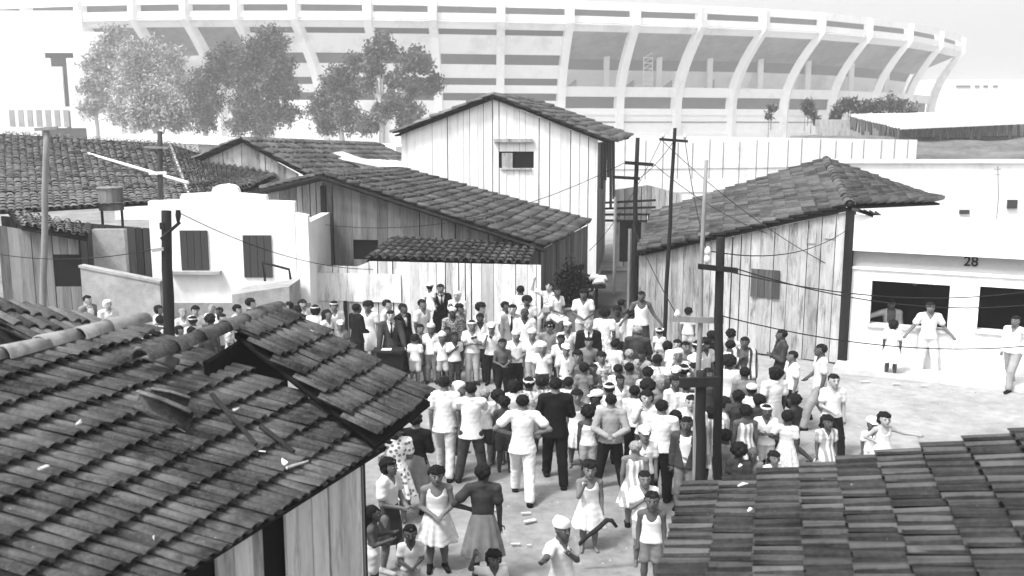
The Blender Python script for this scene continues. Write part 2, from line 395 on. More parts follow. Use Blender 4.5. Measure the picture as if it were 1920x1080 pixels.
# ---- dark alley between the houses
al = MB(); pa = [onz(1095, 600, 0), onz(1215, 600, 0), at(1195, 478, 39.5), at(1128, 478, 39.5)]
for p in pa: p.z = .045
al.add(pa, [(0, 1, 2, 3)], .2); M['path_shade'] = surf('trodden earth in alley shade', .03, .07, .6, mix=1, fine=6); structure('path_shade', al, M['path_shade'])  # dark sheet over the ground, the alley's shade painted as its colour
ds = empty('dark_lean_to', (4, 28, 0), 'dark open lean-to with upright posts at the mouth of the alley beside the board house', 'lean-to')
mb = MB(); a, b = at(1182, 600, 30.0), at(1216, 600, 27.2); planks(mb, (a.x, 31, 0), (b.x+.1, 27.2, 0), 0, [(0, 2.6), (1, 2.3)], .3); mb.build('wall', [M['dark'], M['dark']], ds)  # near-black boards put the alley's shade into the wall colour
mb = MB(); 
for px, d, zt1 in ((1178, 29, 2.9), (1200, 28, 2.7), (1222, 27.1, 2.5), (1150, 34, 3.5)): a = at(px, 600, d); mb = MB(); mb.tube([(a.x, d, 0), (a.x, d, zt1)], .06, 6, rnd.random()); mb.build('post', M['pole_pale'], ds)
as_ = empty('alley_shack', (3, 38, 0), 'cluttered grey board shack in the far end of the alley', 'shack')
mb = MB(); a, b = at(1150, 480, 41), at(1232, 480, 41); planks(mb, (a.x, 41, 0), (b.x+1, 41, 0), 0, [(0, 3.3), (.5, 3.5), (1, 3.1)], .3, holes=[(.4, .9, .2, 2.), (1.5, 1.9, 1.2, 2.2)]); mb.build('wall', [M['plank_pale'], M['dark']], as_)
mb = MB(); p = at(1135, 380, 40.5); q = at(1230, 380, 40.5)
for k in range(4): mb.tube([p+Vector((0, 0, -.25*k)), q+Vector((0, .1, -.3*k+.1))], .05, 5, rnd.random()*.4)
mb.build('clutter_rails', M['pole'], as_)

# ---- white shop house on the right with two wide openings
shop = empty('white_house', (10, 24, 0), 'white plastered bar house at right, number 28 on a shaded band over wide dark openings', 'house')
SA = Vector((WR.x+.12, WR.y+.02, 0)); SB = onz(2010, 727, 0)
A_, u_, n_, L_ = frame2(SA, SB)
def wx(px, py):     # metres along / up this wall under a pixel of the photograph
    r = ray(px, py); o = Vector((0, 0, CAMZ)); t = (A_-o).dot(n_)/r.dot(n_); q = o+r*t; return (q-A_).dot(u_), q.z
w1a, z1t = wx(1635, 526); w1b, _ = wx(1782, 532); _, z1b = wx(1640, 610); w2a, z2t = wx(1838, 537); _, z2b = wx(1850, 622); w2b = w2a+1.5
ztop = wx(1600, 402)[1]; zband0, zband1 = wx(1700, 505)[1], wx(1700, 474)[1]
mb = MB(); TH_ = .22
for (x0, x1, z0, z1) in ((0, w1a, 0, zband0), (w1a, w1b, 0, z1b), (w1a, w1b, z1t, zband0), (w1b, w2a, 0, zband0), (w2a, w2b, 0, z2b), (w2a, w2b, z2t, zband0), (w2b, L_+3, 0, zband0)):
    mb.slab(A_, u_, n_, x0, x1, z0, z1, TH_, 0, .5)
mb.build('wall', M['plaster_white'], shop)
M['band'] = surf('grey band under overhang', .28, .36, .4, mix=.9)
mb = MB(); mb.slab(A_, u_, n_, 0, L_+3, zband0, zband1, TH_-.06, -.06, .5); mb.build('shade_band', M['band'], shop)  # band coloured grey for the shade under the parapet overhang
mb = MB(); mb.slab(A_, u_, n_, 0, L_+3, zband1, ztop, TH_+.1, .12, .5); mb.build('parapet', M['plaster_white'], shop)
mb = MB()
for (z, o) in ((zband0-.06, .05),): mb.slab(A_, u_, n_, 0, L_+3, z, z+.055, .06, o, .5)
mb.build('moulding', M['plaster_white'], shop)
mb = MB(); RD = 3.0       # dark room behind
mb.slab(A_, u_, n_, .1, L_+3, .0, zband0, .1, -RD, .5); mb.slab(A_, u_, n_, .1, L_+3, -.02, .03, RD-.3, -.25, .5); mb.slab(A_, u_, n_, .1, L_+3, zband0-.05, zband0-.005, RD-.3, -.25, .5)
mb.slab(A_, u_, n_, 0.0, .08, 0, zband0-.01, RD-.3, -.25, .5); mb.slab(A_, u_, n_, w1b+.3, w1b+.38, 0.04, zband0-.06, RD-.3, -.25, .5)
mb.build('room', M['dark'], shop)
mb = MB(); mb.slab(A_, u_, n_, w1a-.05, w1b+.05, z1b-.05, z1b+.03, .36, .06, .5); mb.slab(A_, u_, n_, w2a-.05, w2b, z2b-.05, z2b+.03, .36, .06, .5); mb.build('counter', M['paving'], shop)
for (px, py) in ((1708, 542), (1748, 542)):
    mb = MB(); x, z = wx(px, py)
    cx = (A_+u_*x-n_*1.6); mb.tube([(cx.x, cx.y, z+.1), (cx.x, cx.y, z), (cx.x, cx.y, z-.12), (cx.x, cx.y, z-.16)], [.05, .07, .07, .0], 8, .5); mb.build('jug', M['plaster_grey'], shop)
def text(body, loc, size, u, n, mat, parent, ext=.008, name='house_number'):
    cu = bpy.data.curves.new(name, 'FONT'); cu.body = body; cu.size = size; cu.extrude = ext; cu.align_x = 'CENTER'; cu.offset = size*.012
    o = bpy.data.objects.new(name, cu); m = Matrix((u, Vector((0, 0, 1)), n)).transposed().to_4x4(); m.translation = Vector(loc)
    C.objects.link(o); cu.materials.append(mat); o.parent = parent; o.matrix_world = m
    if parent is not None: o.matrix_parent_inverse = Matrix.Translation(parent.location).inverted()
    return o
nx_, nz_ = wx(1820, 499); p_ = A_+u_*nx_+n_*(-.045); text('28', (p_.x, p_.y, nz_), .32, u_, n_, M['dark'], shop)
mb = MB(); mb.slab(A_, u_, n_, 0, L_+3, zband1+.3, zband1+.36, 5, -.3, .5); mb.build('flat_roof', M['plaster_white'], shop)
# step / pavement in front of it
sw = MB(); ww = .95
sw.slab(A_, u_, n_, -.15, L_+3, -.05, .13, ww, ww, .5); structure('sidewalk', sw, M['paving'])
# white block behind it
blk = empty('white_building', (16, 38, 0), 'plain white flat-topped block rising behind the house numbered 28', 'building')
mb = MB(); a = at(1578, 306, 36); b = at(2050, 306, 36); mb.box(a.x, b.x, 36, 37.2, 0, a.z, .5); mb.build('wall', M['plaster_white'], blk)
mb = MB(); mb.box(a.x-.05, b.x, 35.9, 37.3, a.z+.004, a.z+.1, .5); mb.build('coping', M['plaster_white'], blk)
mb = MB(); p = at(1812, 396, 35.95); mb.box(p.x-.25, p.x+.1, 35.9, 35.99, p.z-.1, p.z+.05, .4); mb.build('vent', M['shutter'], blk); mb = MB(); p = at(1895, 385, 35.9); mb.box(p.x-.1, p.x+.25, 35.9, 35.99, p.z-.12, p.z+.2, .4); mb.build('vent', M['shutter'], blk)
ant = empty('antenna', (0, 0, 0), 'thin antenna mast above the white block at the right edge', 'antenna')
mb = MB(); p = at(1872, 372, 35); q = at(1871, 312, 35); mb.tube([p, q], .02, 5); mb.tube([q-Vector((.12, 0, .1)), q+Vector((.12, 0, -.1))], .015, 5); mb.tube([q-Vector((.1, 0, .3)), q+Vector((.1, 0, -.3))], .015, 5)
p.z = 0; mb.tube([(p.x, 35, 0), (p.x, 35, at(1872, 372, 35).z)], .02, 5); mb.build('mast', M['pole_pale'], ant)

# ---- long shack in the centre with the low roof falling to the right
houseH = empty('wooden_house', (-2, 29, 0), 'long weathered board house in the centre under a low tiled roof sloping right', 'house')
r0 = at(603, 330, 28.6); r1 = at(748, 318, 36); e0 = at(1022, 466, 27.6); e1 = at(1110, 418, 33)
mb = MB(); tile_roof(mb, e0, e1, r0, r1, .38, .27, seg=4, sag=.1, jit=1.6); mb.build('roof', [M['tile_mid'], M['dark']], houseH, True)
l0 = at(488, 358, 28.9); l1 = at(560, 340, 36)
mb = MB(); tile_roof(mb, l1, l0, r1, r0, .38, .27, seg=4); ridge_caps(mb, r0, r1, .12, .45); mb.build('left_roof', [M['tile_mid'], M['dark']], houseH, True)
mb = MB(); WLp = Vector((l0.x+.15, 29.2, 0)); WRp = Vector((e0.x-.1, 28.0, 0)); LL = (WRp-WLp).length
fr = (r0.x-WLp.x)/(WRp.x-WLp.x)
planks(mb, WLp, WRp, 0, [(0, l0.z-.12), (fr, r0.z-.14), (1, e0.z-.1)], .24, holes=[(LL*.33, LL*.39, 2.0, 2.6)])
mb.build('wall', [M['plank_grey'], M['dark']], houseH)
mb = MB(); mb.tube([l0+Vector((0, -.05, -.03)), r0+Vector((0, -.05, -.03))], .07, 6, .1); mb.tube([r0+Vector((0, -.05, -.06)), e0+Vector((0, -.05, -.06))], .06, 6, .1); mb.build('verge_beam', M['pole'], houseH)
mb = MB(); A_, u_, n_, L_ = frame2(WLp, WRp); mb.slab(A_, u_, n_, LL*.2, LL*.2+.16, 0, 4.2, .1, .05, .2); mb.build('post', M['pole'], houseH)
mb = MB(); planks(mb, WRp, Vector((e1.x-.15, e1.y, 0)), 0, [(0, e0.z-.1), (1, e1.z-.1)], .24); mb.build('side_wall', [M['plank_grey'], M['dark']], houseH)
# lean-to roof in front
mb = MB(); a0 = at(683, 487, 26.9); a1 = at(992, 498, 26.2); b0 = at(735, 447, 28.4); b1 = at(1005, 462, 27.9)
tile_roof(mb, a0, a1, b0, b1, .3, .24, seg=4, jit=1.6, tonef=lambda s, t: rnd.random()*.5); lean = mb.build('lean_to_roof', [M['tile_mid'], M['dark']], houseH, True)

# ---- whitewashed board fence below it
fe = empty('board_fence', (-3, 26, 0), 'tall whitewashed board fence behind the back row of the crowd', 'fence')
FA = at(556, 600, 26.9); FB = at(1014, 600, 26.0); mb = MB()
zt = lambda px, py, d: at(px, py, d).z
planks(mb, (FA.x, 26.9, 0), (FB.x, 26.0, 0), 0, [(0, zt(556, 497, 26.9)), (.3, zt(700, 500, 26.6)), (.31, zt(700, 490, 26.6)), (1, zt(1014, 497, 26))], .25, rag=.1)
mb.build('boards', [M['plank_white'], M['dark']], fe)
A_, u_, n_, L_ = frame2((FA.x, 26.9, 0), (FB.x, 26.0, 0))
mb = MB(); mb.slab(A_, u_, n_, 0, L_*.44, 1.1, 1.9, .03, .06, .8); mb.slab(A_, u_, n_, .4, L_*.2, .35, 1.08, .03, .05, .6); mb.build('patch_boards', M['plank_white'], fe)
mb = MB(); x = L_*.205; mb.slab(A_, u_, n_, x, x+.09, 0, 1.12, .08, .12, .3); mb.build('post', M['pole'], fe)

# ---- big white gable behind
gab = empty('white_gable_house', (0, 39, 0), 'tall whitewashed plank gable with one small window, mossy tile roof, below the stadium', 'house')
DG = 38.; ap = at(925, 186, DG); gl = at(752, 250, DG); gr = at(1122, 262, DG)
mb = MB(); wz = [(0, gl.z), ((ap.x-gl.x)/(gr.x-gl.x), ap.z), (1, gr.z)]
wA, wB = (gl.x, DG, 0), (gr.x, DG, 0); k = 1/(DG/1800)
hx0, hx1 = (at(941, 300, DG).x-gl.x), (at(994, 300, DG).x-gl.x); hz0, hz1 = at(960, 315, DG).z, at(960, 284, DG).z
planks(mb, wA, wB, 0, wz, .3, holes=[(hx0, hx1, hz0, hz1)]); mb.build('wall', [M['white_boards'], M['dark']], gab)
mb = MB(); A_, u_, n_, L_ = frame2(wA, wB)
mb.slab(A_, u_, n_, hx0-.3, hx1+.1, hz1+.36, hz1+.5, .15, .16, .4); mb.slab(A_, u_, n_, hx0, hx0+.42, hz0, hz1-.06, .03, .03, .4); mb.slab(A_, u_, n_, hx0-.06, hx1+.06, hz0-.06, hz0, .1, .08, .9)
mb.build('window_trim', M['plank_pale'], gab)
mb = MB(); bk = Vector((1.9, 8, .1)); rr = gr+Vector((.4, 0, -.12))
tile_roof(mb, rr+Vector((0, -.3, .05)), rr+bk, ap+Vector((0, -.3, .12)), ap+Vector((1.8, 8, .1)), .5, .34, seg=4, jit=2, sag=.15, tonef=lambda s, t: rnd.random()*.6)
mb.build('roof', [M['tile_old'], M['dark']], gab, True)
mb = MB(); ll = gl+Vector((-.35, 0, -.1)); tile_roof(mb, ll+bk, ll+Vector((0, -.3, .05)), ap+Vector((1.8, 8, .1)), ap+Vector((0, -.3, .12)), .5, .34, seg=4, jit=2)
mb.build('left_roof', [M['tile_old'], M['dark']], gab, True)
mb = MB(); planks(mb, (gr.x, DG, 0), (gr.x+1.0, DG+7, 0), 0, [(0, gr.z-.1), (1, gr.z-.3)], .3); mb.build('side_wall', [M['plank_grey'], M['dark']], gab)  # grey boards: the shade on this side is put into their colour
mb = MB()
for k in range(6): mb.tube([gr+Vector((.05+k*.16, -.05+k*.5, -.1)), gr+Vector((.05+k*.17, k*.5, -rnd.uniform(1.2, 3.6)))], .06, 5, rnd.random()*.5)
mb.build('loose_planks', M['plank_dark'], gab)

# ---- white stepped-parapet house left
hm = empty('parapet_house', (-8, 27, 0), 'white plastered house with stepped parapet and two dark shuttered windows', 'house')
DM = 25.8; mb = MB()
pts = [(277, 377), (336, 375), (340, 364), (378, 362), (396, 360), (399, 352), (408, 347), (424, 345), (437, 347), (444, 352), (448, 362), (498, 366), (500, 376), (552, 378), (552, 398), (577, 404)]
tp = [at(x, y, DM) for x, y in pts]; base = -.02
vs = []; fs = []
for p in tp: vs += [(p.x, DM, base), (p.x, DM, p.z), (p.x, DM+.25, p.z), (p.x, DM+.25, base)]
for i in range(len(tp)-1):
    a, b = 4*i, 4*i+4
    if tp[i+1].x-tp[i].x > .005: fs += [(a, b, b+1, a+1), (a+2, b+2, b+3, a+3)]
    fs += [(a+1, b+1, b+2, a+2)]
fs += [(1, 2, 3, 0), (len(vs)-4, len(vs)-1, len(vs)-2, len(vs)-3)]
mb.add(vs, fs, .5); mb.build('front_wall', M['plaster_white'], hm)
mb = MB(); mb.box(tp[0].x, tp[0].x+.25, DM+.26, DM+6, 0, tp[0].z-.3, .5); mb.box(tp[-1].x-.25, tp[-1].x, DM+.26, DM+6, 0, tp[-1].z-.2, .5); mb.box(tp[0].x+.26, tp[-1].x-.26, DM+.26, DM+6, 2.9, 3.0, .5); mb.build('body', M['plaster_white'], hm)
for (x0, y0, x1, y1) in ((337, 432, 393, 506), (455, 441, 512, 520)):
    a, b = at(x0, y0, DM), at(x1, y1, DM); w = MB(); n4 = 4
    for k in range(n4): w.box(a.x+(b.x-a.x)*k/n4+.006, a.x+(b.x-a.x)*(k+1)/n4-.006, DM-.045, DM-.003, b.z, a.z, rnd.random())
    wo = w.build('window', M['shutter'], hm)
    w = MB(); w.box(a.x-.3, b.x+.33, DM-.22, DM-.003, b.z-.1, b.z-.015, .3)
    if x0 < 400: w.build('sill', M['plaster_grey'], wo)
# dirty base course
mb = MB(); p = at(300, 575, DM); mb.box(tp[0].x-.04, tp[-1].x, DM-.04, DM-.003, 0, 1.22, .4); mb.build('plinth', M['plaster_grey'], hm)
st = empty('stair_block', (-6.5, 24.5, 0), 'grey rendered block with a bent handrail at the foot of the parapet house', 'steps')
a, b = at(447, 545, 25), at(552, 530, 25); mb = MB()
mb.hexa([(a.x, 24.4, 0), (b.x, 24.4, 0), (b.x, 25.7, 0), (a.x, 25.7, 0), (a.x, 24.4, a.z), (b.x, 24.4, b.z), (b.x, 25.7, b.z), (a.x, 25.7, a.z)]); mb.build('block', M['plaster_grey'], st)
mb = MB(); rl = [at(497, 527, 24.7), at(492, 492, 24.7), at(542, 505, 24.7), at(545, 524, 24.7)]; mb.tube(rl, .035, 6, .3); mb.build('handrail', M['pole'], st)
# grey rendered yard wall
yw = empty('yard_wall', (-10, 24.8, 0), 'stained grey rendered yard wall left of the parapet house', 'wall')
mb = MB(); a, b = at(141, 505, 25.0), at(302, 531, 25.0); A_, u_, n_, L_ = frame2((a.x, 25.3, 0), (b.x, 24.9, 0)); mb.slab(A_, u_, n_, 0, L_, 0, a.z, .2, 0, .5, z1b=b.z)
mb.slab(A_, u_, n_, -.03, L_+.03, a.z+.003, a.z+.07, .26, .03, .9, z1b=b.z+.07, z0b=b.z+.003)
mb.build('wall', M['plaster_grey'], yw)

# ---- shacks at far left with the wide roof
sh = empty('long_tiled_shed', (-14, 30, 0), 'wide dark tiled roof over patched board shacks along the left edge', 'shed')
mb = MB(); e0, e1 = at(-20, 402, 27), at(362, 378, 29.5); r0, r1 = at(-20, 246, 47), at(250, 262, 47)
tile_roof(mb, e0, e1, r0, at(320, 268, 47), .5, .26, seg=3, jit=2, tonef=lambda s, t: .3+rnd.random()*.4, cov=.46, arch=.4, lift=.03); mb.build('roof', [M['tile_old'], M['dark']], sh, True)
mb = MB(); tile_roof(mb, at(362, 380, 29.4), at(470, 352, 31), at(320, 268, 47), at(520, 330, 40), .42, .34, seg=3, jit=2); mb.build('side_roof', [M['tile_old'], M['dark']], sh, True)
mb = MB(); mb.tube([at(130, 283, 43.5)+Vector((0, -.1, .15)), at(355, 360, 30.4)+Vector((0, -.1, .3))], .05, 6, .9); mb.build('flashing', M['white'], sh)
mb = MB(); planks(mb, (e0.x, 27.6, 0), (at(275, 400, 29).x, 29.2, 0), 0, [(0, e0.z-.1), (1, 2.9)], .26, holes=[(4.9, 5.6, .6, 2.2)]); mb.build('wall', [M['plank_dark'], M['dark']], sh)
lt = empty('lean_to_shack', (-13, 26, 0), 'patched dark board lean-to with broken tile edge beside the yard wall', 'shack')
mb = MB(); tile_roof(mb, at(40, 425, 25.9), at(165, 447, 25.9), at(14, 395, 27.3), at(170, 425, 27.5), .3, .26, seg=3, jit=2); mb.build('roof', [M['tile_old'], M['dark']], lt, True)
mb = MB(); a, b = at(10, 600, 26.2), at(160, 600, 26.2); planks(mb, (a.x, 26.2, 0), (b.x, 26.2, 0), 0, [(0, 3.3), (1, 2.95)], .25, holes=[(1.55, 2.15, 1.6, 2.5)]); mb.build('wall', [M['plank_grey'], M['dark']], lt)
pw = empty('rendered_wall', (-11, 26.6, 0), 'blotchy plastered wall end standing between the left shacks', 'wall')
mb = MB(); a, b = at(172, 430, 26.8), at(232, 424, 26.8); mb.box(a.x, b.x, 26.8, 27.0, 0, a.z, .8); mb.build('wall', M['plaster_grey'], pw)
tk = empty('water_tank', (0, 0, 0), 'dark round water tank sitting on the wide left roof', 'tank')
c = at(208, 372, 28.9); mb = MB(); mb.tube([c+Vector((0, 0, -.35)), c+Vector((0, 0, .3))], .36, 14, .4); mb.tube([c+Vector((0, 0, .3)), c+Vector((0, 0, .34))], [.4, .4], 14, .6); mb.build('drum', M['plank_grey'], tk)
for s in (-.3, .3):
    mb = MB(); mb.tube([c+Vector((s, 0, -.36)), c+Vector((s, 0, -1.2))], .04, 6, .2); mb.build('leg', M['pole'], tk)

# small gable and flat white sheds behind
pg = empty('small_gable_shack', (-11, 42, 0), 'small plank gable shack with tile roof between the trees and white house', 'shack')
DP = 40; apx = at(452, 266, DP); a = at(378, 298, DP); b = at(560, 326, DP); mb = MB()
planks(mb, (a.x, DP, 0), (b.x, DP, 0), 0, [(0, a.z), ((apx.x-a.x)/(b.x-a.x), apx.z), (1, b.z)], .3); mb.build('wall', [M['plank_pale'], M['dark']], pg)
mb = MB(); bk = Vector((4.2, 10, -.3)); tile_roof(mb, b+Vector((.4, -.25, -.05)), b+bk+Vector((.4, 0, -.1)), apx+Vector((0, -.25, .1)), apx+bk, .45, .34, seg=3, jit=2); mb.build('roof', [M['tile_old'], M['dark']], pg, True)
mb = MB(); tile_roof(mb, a+bk+Vector((-.3, 0, -.1)), a+Vector((-.3, -.25, -.05)), apx+bk, apx+Vector((0, -.25, .1)), .45, .34, seg=3); mb.build('left_roof', [M['tile_old'], M['dark']], pg, True)
ws = empty('white_shed', (-12, 60, 0), 'long low white flat-roofed shed below the eucalyptus trees', 'shed')
mb = MB(); a, b = at(200, 252, 62), at(745, 275, 58); A_, u_, n_, L_ = frame2((a.x, 62, 0), (b.x, 58, 0))
mb.slab(A_, u_, n_, 0, L_, a.z-.35, a.z, 5, .3, .6, z1b=b.z, z0b=b.z-.35); mb.build('flat_roof', M['plaster_white'], ws)
mb = MB(); mb.slab(A_, u_, n_, .2, L_-.2, 0, a.z-.36, .2, 0, .2, z1b=b.z-.36); mb.build('wall', M['plaster_white'], ws)
mb = MB(); mb.slab(A_, u_, n_, L_*.33, L_*.98, a.z-1.3, a.z-.5, .05, .06, .4, z1b=b.z-.45, z0b=b.z-.9); mb.build('dark_eave', M['band'], ws)
wh = empty('small_white_gable', (-8, 45, 0), 'little white gabled hut behind the ridge of the central house', 'hut')
mb = MB(); a, c, b = at(612, 290, 44), at(636, 282, 44), at(740, 318, 44); planks(mb, (a.x, 44, 0), (b.x, 44, 0), 0, [(0, a.z), (.2, c.z), (1, b.z)], .3); mb.build('wall', [M['plaster_white'], M['dark']], wh)
mb = MB(); bk = Vector((.8, 6, 0)); mb.hexa([a+Vector((-.2, -.2, -.05)), b+Vector((.2, -.2, -.05)), b+bk, a+bk, a+Vector((-.2, -.2, .02)), b+Vector((.2, -.2, .02)), b+bk+Vector((0, 0, .07)), a+bk+Vector((0, 0, .07))], .5); mb.build('roof', M['concrete'], wh)

# ---- pale panel wall with posts beyond the alley
gw = empty('panel_wall', (12, 70, 0), 'high pale panelled wall with dark vertical joints below the stadium', 'wall')
mb = MB(); a, b = at(1135, 253, 68), at(1720, 262, 74); A_, u_, n_, L_ = frame2((a.x, 68, 0), (b.x, 74, 0)); mb.slab(A_, u_, n_, 0, L_, 0, a.z, .3, 0, .8, z1b=b.z); mb.build('panels', M['plaster_white'], gw)
mb = MB(); k = 0.
while k < L_-.3:
    if rnd.random() < .85: mb.slab(A_, u_, n_, k, k+.05, .3 if rnd.random() < .5 else 2.2, a.z-.3-rnd.random()*.3, .04, .03, rnd.random())
    k += rnd.uniform(.9, 1.6)
for z in (1.2, 2.9): mb.slab(A_, u_, n_, .5, L_*.75, z, z+.035, .03, .04, .6)
mb.build('joints', M['pole_pale'], gw)

# ---- hillside, shed and bushes at right
def hz(x, y):
    return -.5 + 5.9*min(1, max(0, (y-40)/46))*min(1, max(0, (x-16-(y-40)*.05)/9.))*(.9+.1*noise.noise(Vector((x*.2, y*.2, 0))))
hill = gridmesh(14, 95, 42, 100, 60, 40, hz)
structure('hillside', hill, M['grasshill'], True)
os_ = empty('open_shed', (34, 92, 0), 'long open shed with white roof and ragged posts on the right hillside', 'shed')
mb = MB(); a, b, c, d = at(1596, 214, 96), at(1920, 208, 104), at(1690, 236, 84), at(1930, 226, 88)
z_ = lambda v, k: Vector((v.x, v.y, v.z+k))
mb.hexa([z_(c, -.3), z_(d, -.3), z_(b, -.3), z_(a, -.3), c, d, b, a], .8); mb.build('roof', M['white'], os_)
for i in range(34):
    mb = MB(); p = c.lerp(d, i/33.)+Vector((0, .6, 0)) if i % 2 else a.lerp(c, i/33.)
    mb.tube([p+Vector((0, 0, -.2)), p+Vector((rnd.uniform(-.2, .2), 0, -rnd.uniform(.8, 1.9)))], rnd.uniform(.05, .2), 5, rnd.random()); mb.build('post', M['plank_dark'], os_)
mb = MB(); a2, b2 = at(1530, 240, 98), at(1940, 240, 98); mb.box(a2.x, b2.x, 98, 98.3, 0, at(1700, 224, 98).z, .5); mb.build('back_wall', M['plank_pale'], os_)
dw = empty('distant_building', (150, 330, 0), 'faint white distant building with a row of tiny windows at far right', 'building')
mb = MB(); a, b = at(1745, 150, 330), at(2050, 150, 330); mb.box(a.x, b.x, 330, 345, 0, a.z, .5); mb.build('wall', M['white'], dw)
mb = MB()
for px in (1797, 1806, 1815, 1832, 1848, 1866): p = at(px, 162, 329.9); mb.box(p.x-.8, p.x+.8, 329.7, 329.95, p.z-.35, p.z+.35)
mb.build('windows', M['stadium_dark'], dw)
# ------------------------------------------------------------ utility poles and wires
def pole(label, top, bot_px, d, r0, r1, mat='pole', arms=(), insul=(), base=0., extra=None, name='utility_pole'):
    a = at(top[0], top[1], d); b = at(bot_px[0], bot_px[1], d); dirv = (a-b)/(a.z-b.z)
    foot = b-dirv*(b.z-base)
    t = empty(name, foot, label, 'pole'); mb = MB()
    n = 7; mb.tube([foot.lerp(a, k/n)+Vector((.012*sin(k*2.1), 0, 0)) for k in range(n+1)], [r1+(r0-r1)*k/n for k in range(n+1)], 10, rnd.random()); mb.build('post', M[mat], t, True)
    for (x0, y0, x1, y1, th, mt) in arms:
        mb = MB(); p, q = at(x0, y0, d-r0-.05), at(x1, y1, d-r0-.05); u = (q-p); L = u.length; u.normalize(); up = Vector((0, 0, 1)); f = Vector((0, 1, 0)); h = th/2
        c = [p-up*h, q-up*h, q-up*h+f*.07, p-up*h+f*.07]; mb.hexa(c+[v+up*th for v in c], rnd.random()); mb.build('crossarm', M[mt], t)
    for (x, y) in insul:
        mb = MB(); p = at(x, y, d-r0-.02); mb.tube([p+Vector((0, 0, -.05)), p, p+Vector((0, 0, .03)), p+Vector((0, 0, .09))], [.02, .045, .05, .02], 8); mb.build('insulator', M['porcelain'], t, True)
    return t
pole('tallest dark pole standing in the alley mouth, two short crossarms', (1195, 258), (1186, 590), 26, .055, .08, 'pole', [(1172, 305, 1225, 309, .09, 'pole'), (1150, 332, 1200, 335, .08, 'pole')])
pole('thin pole against the curved tile roof, crossarm near its tip', (1265, 240), (1249, 560), 25.3, .045, .06, 'pole', [(1237, 261, 1290, 265, .07, 'pole')], [(1243, 256), (1284, 258)])
pole('pale thin pole with low crossarm and white insulators beside the thick black pole', (1323, 300), (1309, 700), 14.2, .027, .05, 'pole_pale', [(1262, 598, 1357, 602, .09, 'pole_pale')], [(1270, 592), (1352, 593)])
pole('short black post with dark crossarm in front of the pale pole', (1314, 696), (1314, 890), 13.7, .077, .077, 'pole', [(1276, 719, 1349, 716, .14, 'pole')])
pole('thick black pole with tilted crossarm rising from the crowd at right', (1350, 445), (1345, 890), 14.0, .063, .068, 'pole', [(1310, 500, 1384, 508, .075, 'pole')], [(1326, 489), (1327, 474)])
t5 = pole('stout black pole behind the left roofs with peg and slanting bracket', (311, 395), (318, 655), 20, .1, .125, 'pole', [(285, 470, 306, 467, .07, 'plaster_grey'), (299, 424, 306, 424, .14, 'pole')])
mb = MB(); mb.tube([at(302, 448, 19.85), at(337, 417, 19.8)], .035, 6); mb.build('bracket', M['pole'], t5)
mb = MB(); mb.tube([at(334, 417, 19.8), at(334, 404, 19.8), at(334, 394, 19.8)], [.03, .06, .05], 8); mb.build('insulator', M['pole'], t5)
pole('grey pole rising behind the stepped parapet, two thin crossarms', (299, 246), (302, 380), 27.5, .07, .09, 'plank_dark', [(270, 276, 314, 277, .06, 'pole_pale'), (279, 325, 311, 324, .07, 'white')])
pole('faint grey pole against the wide left roof', (87, 238), (84, 400), 25.2, .075, .09, 'pole_pale', [(64, 243, 107, 240, .08, 'pole_pale')])
def wire(a, b, sag=.4, r=.009):
    mb = MB(); mb.tube([a.lerp(b, k/14)-Vector((0, 0, sag*4*(k/14)*(1-k/14))) for k in range(15)], r, 4); return mb
wl = [((1378, 503, 13.9), (2010, 560, 17), .35), ((1318, 497, 13.9), (2010, 530, 19), .4), ((1352, 592, 14.1), (2000, 640, 17), .3), ((1270, 592, 14.1), (1186, 420, 26), .1), ((1326, 470, 13.9), (1590, 430, 23.8), .3),
      ((1225, 307, 25.9), (1590, 470, 24), .5), ((1172, 305, 25.9), (600, 420, 28.3), .7), ((1200, 333, 25.9), (1265, 262, 25.2), .1), ((1243, 256, 25.2), (1105, 470, 27), .3), ((334, 398, 19.8), (700, 505, 26.4), .3), ((285, 468, 19.9), (-40, 470, 22), .2), ((1284, 258, 25.2), (1326, 475, 13.9), .2), ((1240, 262, 25.2), (1600, 520, 23.8), .3)]
lb = ['wire running right from the tilted crossarm to the frame edge', 'upper wire running right from the tilted crossarm', 'wire from the low pale crossarm across the shop front', 'wire from the low pale crossarm to the alley pole', 'wire from the tilted crossarm to the board house', 'wire from the alley pole to the corner of the board house',
      'wire from the alley pole to the left over the long roof', 'short wire joining the alley pole and the thin pole', 'wire from the thin pole down over the alley', 'wire from the stout left pole to the board fence', 'wire leaving the stout left pole to the left', 'wire from the thin pole to the thick black pole', 'wire from the thin pole down across the plank wall']
for (a, b, s), l in zip(wl, lb): tag(wire(at(*a), at(*b), s).build('wire', M['wire']), l, 'wire', 'overhead wires')

